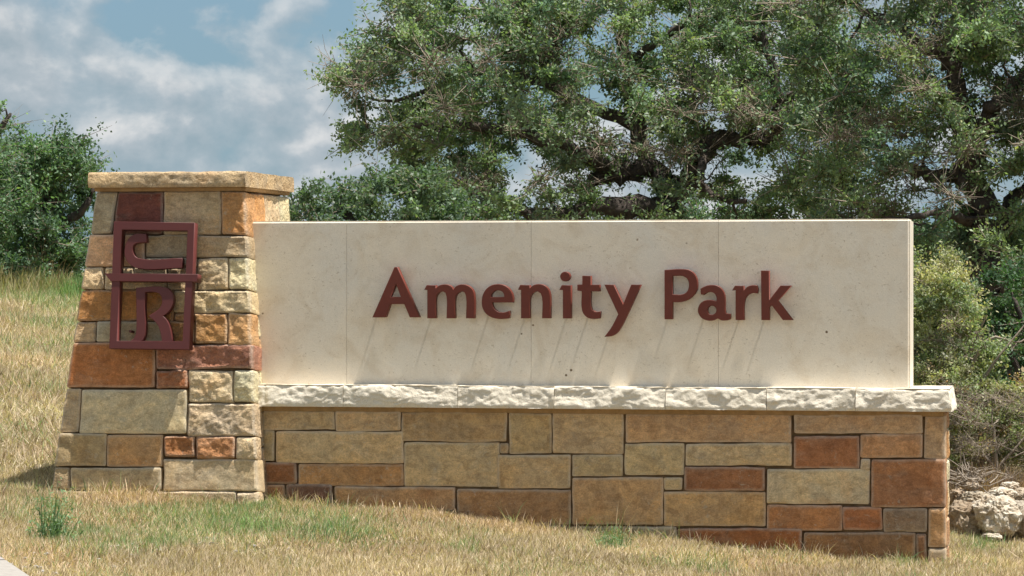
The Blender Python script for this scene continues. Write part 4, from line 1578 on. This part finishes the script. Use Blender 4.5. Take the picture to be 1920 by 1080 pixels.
# ------------------------------------------------------------------ brush and grasses
def blades(P, H, Wd, cols, lean=0.35, seg=1, wind=(0.1, 0.0)):
    """grass blades as single bent triangles (seg=1) or quad+tip (seg=2, returned as two triangles each)"""
    n = len(P)
    a = rng.uniform(0, 2 * np.pi, n)
    side = np.stack([np.cos(a), np.sin(a), np.zeros(n)], 1) * (Wd / 2)[:, None]
    ld = np.clip(rng.normal(0, 1, (n, 2)) * np.reshape(lean, (-1, 1)), -1.1, 1.1) + np.array(wind)
    tip = P + np.stack([ld[:, 0] * H, ld[:, 1] * H, H * np.sqrt(np.clip(1 - 0.5 * (ld ** 2).sum(1), 0.15, 1))], 1)
    if seg == 1:
        v = np.stack([P - side, P + side, tip], 1).reshape(-1, 3)
        f = np.arange(n * 3).reshape(n, 3)
        return v, f, np.repeat(cols, 3, axis=0)
    mid = P * 0.45 + tip * 0.55
    mid[:, 2] += H * 0.12
    v = np.stack([P - side, P + side, mid + side * 0.7, mid - side * 0.7, tip], 1).reshape(-1, 3)
    b = np.arange(n)[:, None] * 5
    f = np.concatenate([b + [0, 1, 2], b + [0, 2, 3], b + [3, 2, 4]], 0)
    return v, f, np.repeat(cols, 5, axis=0)


def vnoise(x, y, s, seed=0):
    """cheap smooth value noise"""
    r = np.random.default_rng(100 + seed).random((64, 64))
    X, Y = x * s + 500, y * s + 500
    i, j = np.floor(X).astype(int), np.floor(Y).astype(int)
    fx, fy = X - i, Y - j
    fx, fy = fx * fx * (3 - 2 * fx), fy * fy * (3 - 2 * fy)
    g = lambda a, b: r[a % 64, b % 64]
    return (g(i, j) * (1 - fx) + g(i + 1, j) * fx) * (1 - fy) + (g(i, j + 1) * (1 - fx) + g(i + 1, j + 1) * fx) * fy


STRAW = np.array([0.99, 0.975, 1.02]) * np.array([[0.70, 0.57, 0.37], [0.60, 0.47, 0.29], [0.80, 0.69, 0.49], [0.42, 0.30, 0.19], [0.64, 0.54, 0.37], [0.24, 0.165, 0.10], [0.74, 0.61, 0.42], [0.52, 0.43, 0.30]])
GREEN = np.array([[0.20, 0.30, 0.12], [0.26, 0.34, 0.14], [0.15, 0.25, 0.11], [0.34, 0.38, 0.18]])


def to_px(x, y, z):
    return CX + x / y * F, HY - (z - CAMZ) / y * F


def in_wall(x, y):
    dx, dy = x - ORG.x, y - ORG.y
    u = dx * UX.x + dy * UX.y
    v = dx * VX.x + dy * VX.y
    a = (u > b_u0 - 0.3) & (u < b_u1 - 0.02) & (v > BV + 0.02) & (v < b_v1)
    zl = corner_u(-1, zb + 0.15)
    zr_ = corner_u(1, zb + 0.15)
    b = (u > zl + 0.03) & (u < zr_ - 0.02) & (v > pil_v(zb) + 0.06) & (v < back_v(zb))
    return a | b


def green_mask(px, py, x, y):
    g = np.zeros_like(px)
    for (cx_, cy_, rx, ry, a) in ((440, 985, 300, 38, .75), (230, 1015, 140, 30, .5), (600, 1000, 150, 34, .5), (470, 960, 70, 34, .9), (60, 960, 90, 25, .45),
                                  (920, 960, 26, 14, .8), (1140, 1000, 50, 30, .7), (1690, 1042, 60, 22, .8), (1835, 1025, 40, 14, .8), (1850, 1030, 60, 14, .3), (1500, 1020, 40, 18, .5),
                                  (1290, 1060, 120, 20, .2), (870, 1030, 40, 14, .5), (1880, 1008, 40, 8, .3)):
        d = ((px - cx_) / rx) ** 2 + ((py - cy_) / ry) ** 2
        g = np.maximum(g, a * np.clip(1.25 - d, 0, 1))
    m = g * 0.75 * (0.15 + 1.4 * vnoise(x, y, 5.0, 1) * vnoise(x, y, 1.7, 2) * 1.5) + 0.06 * (vnoise(x, y, 2.2, 3) > 0.6)
    return m


def lawn(n, xr0, xr1, yr0, yr1, h0, h1, w0, w1, masker, name, label, kindc, greenf=True, seg=1):
    x = rng.uniform(xr0, xr1, n)
    y = rng.uniform(yr0, yr1, n)
    ok = masker(x, y) & ~in_wall(x, y)
    x, y = x[ok], y[ok]
    # thinner where the soil shows
    dens = vnoise(x, y, 3.0, 5) * 0.45 + vnoise(x, y, 9.0, 6) * 0.35 + vnoise(x, y, 24.0, 7) * 0.5
    ok = rng.random(len(x)) < np.clip(-0.35 + dens * 1.9, 0.05, 1)
    x, y = x[ok], y[ok]
    n = len(x)
    z = gz(x, y)
    px, py = to_px(x, y, z)
    col = STRAW[rng.integers(len(STRAW), size=n)] * rng.uniform(0.75, 1.15, (n, 1))
    tone = (0.82 + 0.36 * vnoise(x, y, 1.4, 8))[:, None]
    col = col * tone
    # warmer, redder drifts of dead grass
    red = np.clip(vnoise(x, y, 1.1, 9) - 0.5, 0, 1)[:, None]
    col = col * (1 - red * np.array([0.0, 0.15, 0.2]))
    lay = rng.random(n) < 0.40
    H0 = np.where(lay, 0.6, 1.0)
    H = rng.uniform(h0, h1, n) * H0 * (0.55 + 0.6 * vnoise(x, y, 2.5, 11) + 0.7 * vnoise(x, y, 14.0, 12) ** 2)
    Wd = rng.uniform(w0, w1, n)
    if greenf is True:
        g = green_mask(px, py, x, y)
    else:
        g = greenf(px, py, x, y)
    isg = rng.random(n) < g
    col[isg] = GREEN[rng.integers(len(GREEN), size=isg.sum())] * rng.uniform(0.7, 1.3, (isg.sum(), 1))
    H[isg] *= 1.35
    P = np.stack([x, y, z - 0.004], 1)
    v, f, c = blades(P, H, Wd, col, seg=seg, lean=0.55 + 0.55 * lay)
    o = link(name, fast_mesh(name, v, f, c), M_GRASS)
    tag(o, label, kindc, kind='stuff')


def near_mask(x, y):
    # ahead of the wall: nearer than the plane just behind its face, and inside a generous view wedge
    dx, dy = x - ORG.x, y - ORG.y
    v = dx * VX.x + dy * VX.y
    return (v < 0.6) & (np.abs(x) < y * 0.19 + 0.3) & ~pave_mask(x, y)


def pave_mask(x, y):
    a = np.array(left)[:2]
    e = np.array(ed)[:2]
    d = (x - pa.x) * a[0] + (y - pa.y) * a[1]
    s = (x - pa.x) * e[0] + (y - pa.y) * e[1]
    return (d > -0.01) & (d < 1.62) & (s > -3) & (s < 9)


lawn(760000, -4.6, 4.9, 17.0, 23.4, 0.025, 0.070, 0.004, 0.010, near_mask, 'lawn_grass',
     'short dry straw-coloured grass with green patches in front of the sign', 'grass')


def foot_mask(x, y):
    dx, dy = x - ORG.x, y - ORG.y
    u = dx * UX.x + dy * UX.y
    v = dx * VX.x + dy * VX.y
    a = (u > b_u0) & (u < b_u1 + 0.1) & (v > BV - 0.13) & (v < BV)
    b = (u < b_u0) & (u > corner_u(-1, zb) - 0.15) & (v > pil_v(zb + 0.15) - 0.16) & (v < pil_v(zb + 0.15))
    return (a | b) & (vnoise(x, y, 6.0, 31) > 0.35)


lawn(90000, -4.2, 3.6, 20.5, 23.6, 0.05, 0.14, 0.0035, 0.008, foot_mask, 'edge_grass',
     'longer untrimmed dry blades along the foot of the stonework', 'grass', greenf=lambda px, py, x, y: 0.12 + 0 * x, seg=2)


def right_mask(x, y):
    return (x > 2.6) & (x < 6.5)


lawn(150000, -14.0, 14.0, 12.0, 30.0, 0.04, 0.10, 0.010, 0.020,
     lambda x, y: ~near_mask(x, y) & ~pave_mask(x, y) & ~((x < -2.0) & (x > -y * 0.21 - 0.5) & (y > 21.5)), 'meadow_grass',
     'sparse dry grass of the meadow round the sign', 'grass')
lawn(90000, 2.7, 5.4, 21.6, 24.6, 0.03, 0.07, 0.004, 0.008, lambda x, y: (~near_mask(x, y)), 'side_grass',
     'dry and green grass round the right end of the wall', 'grass')


def hill_mask(x, y):
    return (x < -2.0) & (x > -y * 0.21 - 0.5) & ~near_mask(x, y) & ~pave_mask(x, y)


def hill_green(px, py, x, y):
    far = np.clip((y - 33) / 10, 0, 1)
    return np.clip((vnoise(x, y, 0.9, 21) - 0.52) * 1.5 * (0.3 + far) + far * 0.15 * (vnoise(x, y, 2.0, 22) > 0.4) + (y > 42) * 0.12, 0, 0.45)


lawn(420000, -11.0, -2.0, 21.5, 47.0, 0.05, 0.13, 0.006, 0.013, hill_mask, 'hillside_grass',
     'tall dry grass with greener drifts covering the rise on the left', 'grass', greenf=hill_green)

# taller weeds along the crest, below the left oak
def tuft(name, label, cat, P0, n, H, spread, col, mat=None, lean=0.3, w=0.008, group=None, stems=0, leafy=False, kind=None):
    P = np.stack([rng.normal(0, spread, n), rng.normal(0, spread, n), np.zeros(n)], 1)
    base = np.array([P0[0], P0[1], 0.0])
    P = P + base
    P[:, 2] = gz(P[:, 0], P[:, 1]) - 0.01
    c = np.array(col)[rng.integers(len(col), size=n)] * rng.uniform(0.7, 1.3, (n, 1))
    hh = H * rng.uniform(0.45, 1.1, n) * np.exp(-((P[:, 0] - base[0]) ** 2 + (P[:, 1] - base[1]) ** 2) / (2 * (spread * 1.6) ** 2))
    v, f, cc = blades(P, hh, np.full(n, w), c, seg=2, lean=lean)
    if leafy:
        m = n * 6
        k = rng.integers(n, size=m)
        t = rng.uniform(0.2, 1.0, m)[:, None]
        root = P[k]
        tipv = v.reshape(n, 5, 3)[k, 4]
        q = root * (1 - t) + tipv * t
        cl = c[k] * rng.uniform(0.8, 1.3, (m, 1))
        v2, f2, c2 = leaf_quads(q, H * 0.085, 0.28, cl)
        f2 = np.concatenate([f2[:, [0, 1, 2]], f2[:, [0, 2, 3]]], 0)
        f = np.concatenate([f, f2 + len(v)], 0)
        v = np.concatenate([v, v2])
        cc = np.concatenate([cc, c2])
    b = np.array([base[0], base[1], float(gz(base[0], base[1]))])
    o = link(name, fast_mesh(name, v - b, f, cc), M_GRASS, None, tuple(b))
    return tag(o, label, cat, group, kind)


GRN = [(0.20, 0.34, 0.11), (0.26, 0.38, 0.13), (0.16, 0.27, 0.10)]
BLUEGRN = [(0.19, 0.30, 0.15), (0.23, 0.33, 0.16), (0.15, 0.25, 0.12)]
DRY = [(0.50, 0.37, 0.22), (0.40, 0.28, 0.17), (0.58, 0.45, 0.28)]
WEED = 'green weeds growing in the dry lawn'


def gp(px, py):
    p = ground_hit(px, py)
    return (p.x, p.y)


for (px, py, n, H, sp, col, label) in [
    (98, 1018, 90, 0.42, 0.06, BLUEGRN, 'tall feathery green weed in front of the left foot of the pillar'),
    (460, 1000, 220, 0.15, 0.22, GRN, 'widest bright green weed patch in front of the pillar'),
    (620, 1010, 150, 0.12, 0.18, BLUEGRN, 'loose bluish weed patch in front of the left end of the wall'),
    (925, 962, 40, 0.10, 0.028, GRN, 'small bright tuft against the wall below the middle of the panel'),
    (1148, 1030, 70, 0.24, 0.07, BLUEGRN, 'weed with tall stalks against the wall below the letters ty'),
    (1305, 1030, 24, 0.06, 0.03, GRN, 'tiny green sprig at the wall between the tall weed and the corner'),
    (1458, 1030, 26, 0.17, 0.02, BLUEGRN, 'thin upright weed against the wall below the letter k'),
    (1688, 1052, 150, 0.20, 0.06, GRN, 'bushy green weed near the right corner of the wall'),
    (1838, 1030, 90, 0.09, 0.10, GRN, 'low green patch in the grass before the boulders'),
    (155, 1040, 60, 0.08, 0.09, BLUEGRN, 'flat grey-green weed near the pavement corner'),
]:
    tuft('weed', label, 'weed', gp(px, py), n, H, sp, col, group=WEED, leafy=True, w=0.006)

tuft('dead_grass', 'curling dead brown grass in the corner between pillar and wall', 'dry grass', gp(545, 958), 110, 0.20, 0.10, DRY, lean=0.7, w=0.005)
tuft('seed_grass', 'few tall thin straw stalks standing before the wall below letter y', 'dry grass', gp(1160, 1020), 9, 0.42, 0.05, DRY, lean=0.22, w=0.006)
tuft('dry_brush', 'soft mound of reddish dry brush above the boulders', 'dry brush', (3.98, 25.1), 5200, 0.62, 0.26, [(0.44, 0.28, 0.20), (0.52, 0.36, 0.25), (0.34, 0.22, 0.16)], lean=0.45, w=0.005)
tuft('dry_brush', 'brown dry brush between the wall end and the boulders', 'dry brush', (3.66, 24.9), 1200, 0.45, 0.12, [(0.36, 0.24, 0.17), (0.24, 0.16, 0.11)], lean=0.5, w=0.005)

CREST = 'tall weeds on the crest below the left oak'
k = 0
for (px, D, n, H, sp, col, label) in [
    (150, 41.0, 500, 0.42, 0.22, GRN, 'bright green weed clump on the crest nearest the pillar'),
    (95, 42.0, 500, 0.38, 0.30, [(0.22, 0.27, 0.11), (0.40, 0.33, 0.17)], 'greenish straw clump on the crest left of the bright weeds'),
    (40, 42.0, 600, 0.42, 0.34, [(0.24, 0.27, 0.12), (0.44, 0.36, 0.2)], 'pale tall grass clump on the crest under the middle of the oak'),
    (-10, 41.5, 600, 0.45, 0.34, [(0.30, 0.29, 0.14), (0.44, 0.36, 0.2)], 'tall straw clump on the crest at the left edge'),
    (75, 43.0, 120, 0.75, 0.20, DRY, 'tallest dry stalks standing against the dark foot of the oak'),
]:
    x = (px - CX) / F * D
    tuft('crest_weed', label, 'weed', (x, D), n, H, sp, col, group=CREST, w=0.010, lean=0.3)

# pebbles and sticks in the lawn
def pebbles():
    bm = bmesh.new()
    for _ in range(90):
        px, py = (random.uniform(0, 420), random.uniform(1000, 1080)) if random.random() < 0.7 else (random.uniform(300, 1900), random.uniform(1020, 1080))
        p = ground_hit(px, py)
        r = random.uniform(0.006, 0.018)
        m = bmesh.ops.create_icosphere(bm, subdivisions=1, radius=r)
        for v in m['verts']:
            v.co = Vector((v.co.x * random.uniform(0.8, 1.4), v.co.y, v.co.z * 0.7)) + p + Vector((0, 0, 0.012))
    me = bpy.data.meshes.new('gravel')
    bm.to_mesh(me)
    bm.free()
    o = link('gravel', me, M_CONC)
    tag(o, 'scattered pale gravel lying in the dry lawn', 'gravel', kind='stuff')


pebbles()


def sticks(name, label, cat, p0, n, spread, L, r, mat, rise=0.5):
    ps = []
    for _ in range(n):
        a = np.array(p0) + rng.normal(0, 1, 3) * np.array(spread)
        d = rng.normal(size=3)
        d[2] = abs(d[2]) * rise
        d /= np.linalg.norm(d)
        l = L * rng.uniform(0.5, 1.2)
        m = a + d * l * 0.5 + rng.normal(0, 0.08, 3) * l
        ps.append((np.array([a, m, a + d * l]), np.array([r, r * 0.8, r * 0.4])))
    v, f = tubes(ps, 5)
    b = np.array(p0)
    o = link(name, fast_mesh(name, v - b, f, smooth=True), mat, None, tuple(b))
    return tag(o, label, cat)


p = px2w(1825, 900, 24.6)
sticks('brushwood', 'heap of bleached dead sticks lying on the rocks by the wall', 'brushwood', tuple(p), 60, (0.10, 0.10, 0.04), 0.26, 0.006, M_TWIG)
g = ground_hit(388, 1032)
sticks('fallen_twig', 'short pale twig lying in the lawn before the pillar', 'twig', (g.x, g.y, g.z + 0.04), 2, (0.03, 0.02, 0.005), 0.16, 0.004, M_TWIG, 0.05)
print('tris', sum(sum(len(p.vertices) - 2 for p in o.data.polygons) if len(o.data.polygons) < 20000 else len(o.data.polygons) * (len(o.data.polygons[0].vertices) - 2) for o in scene.objects if o.type == 'MESH'))
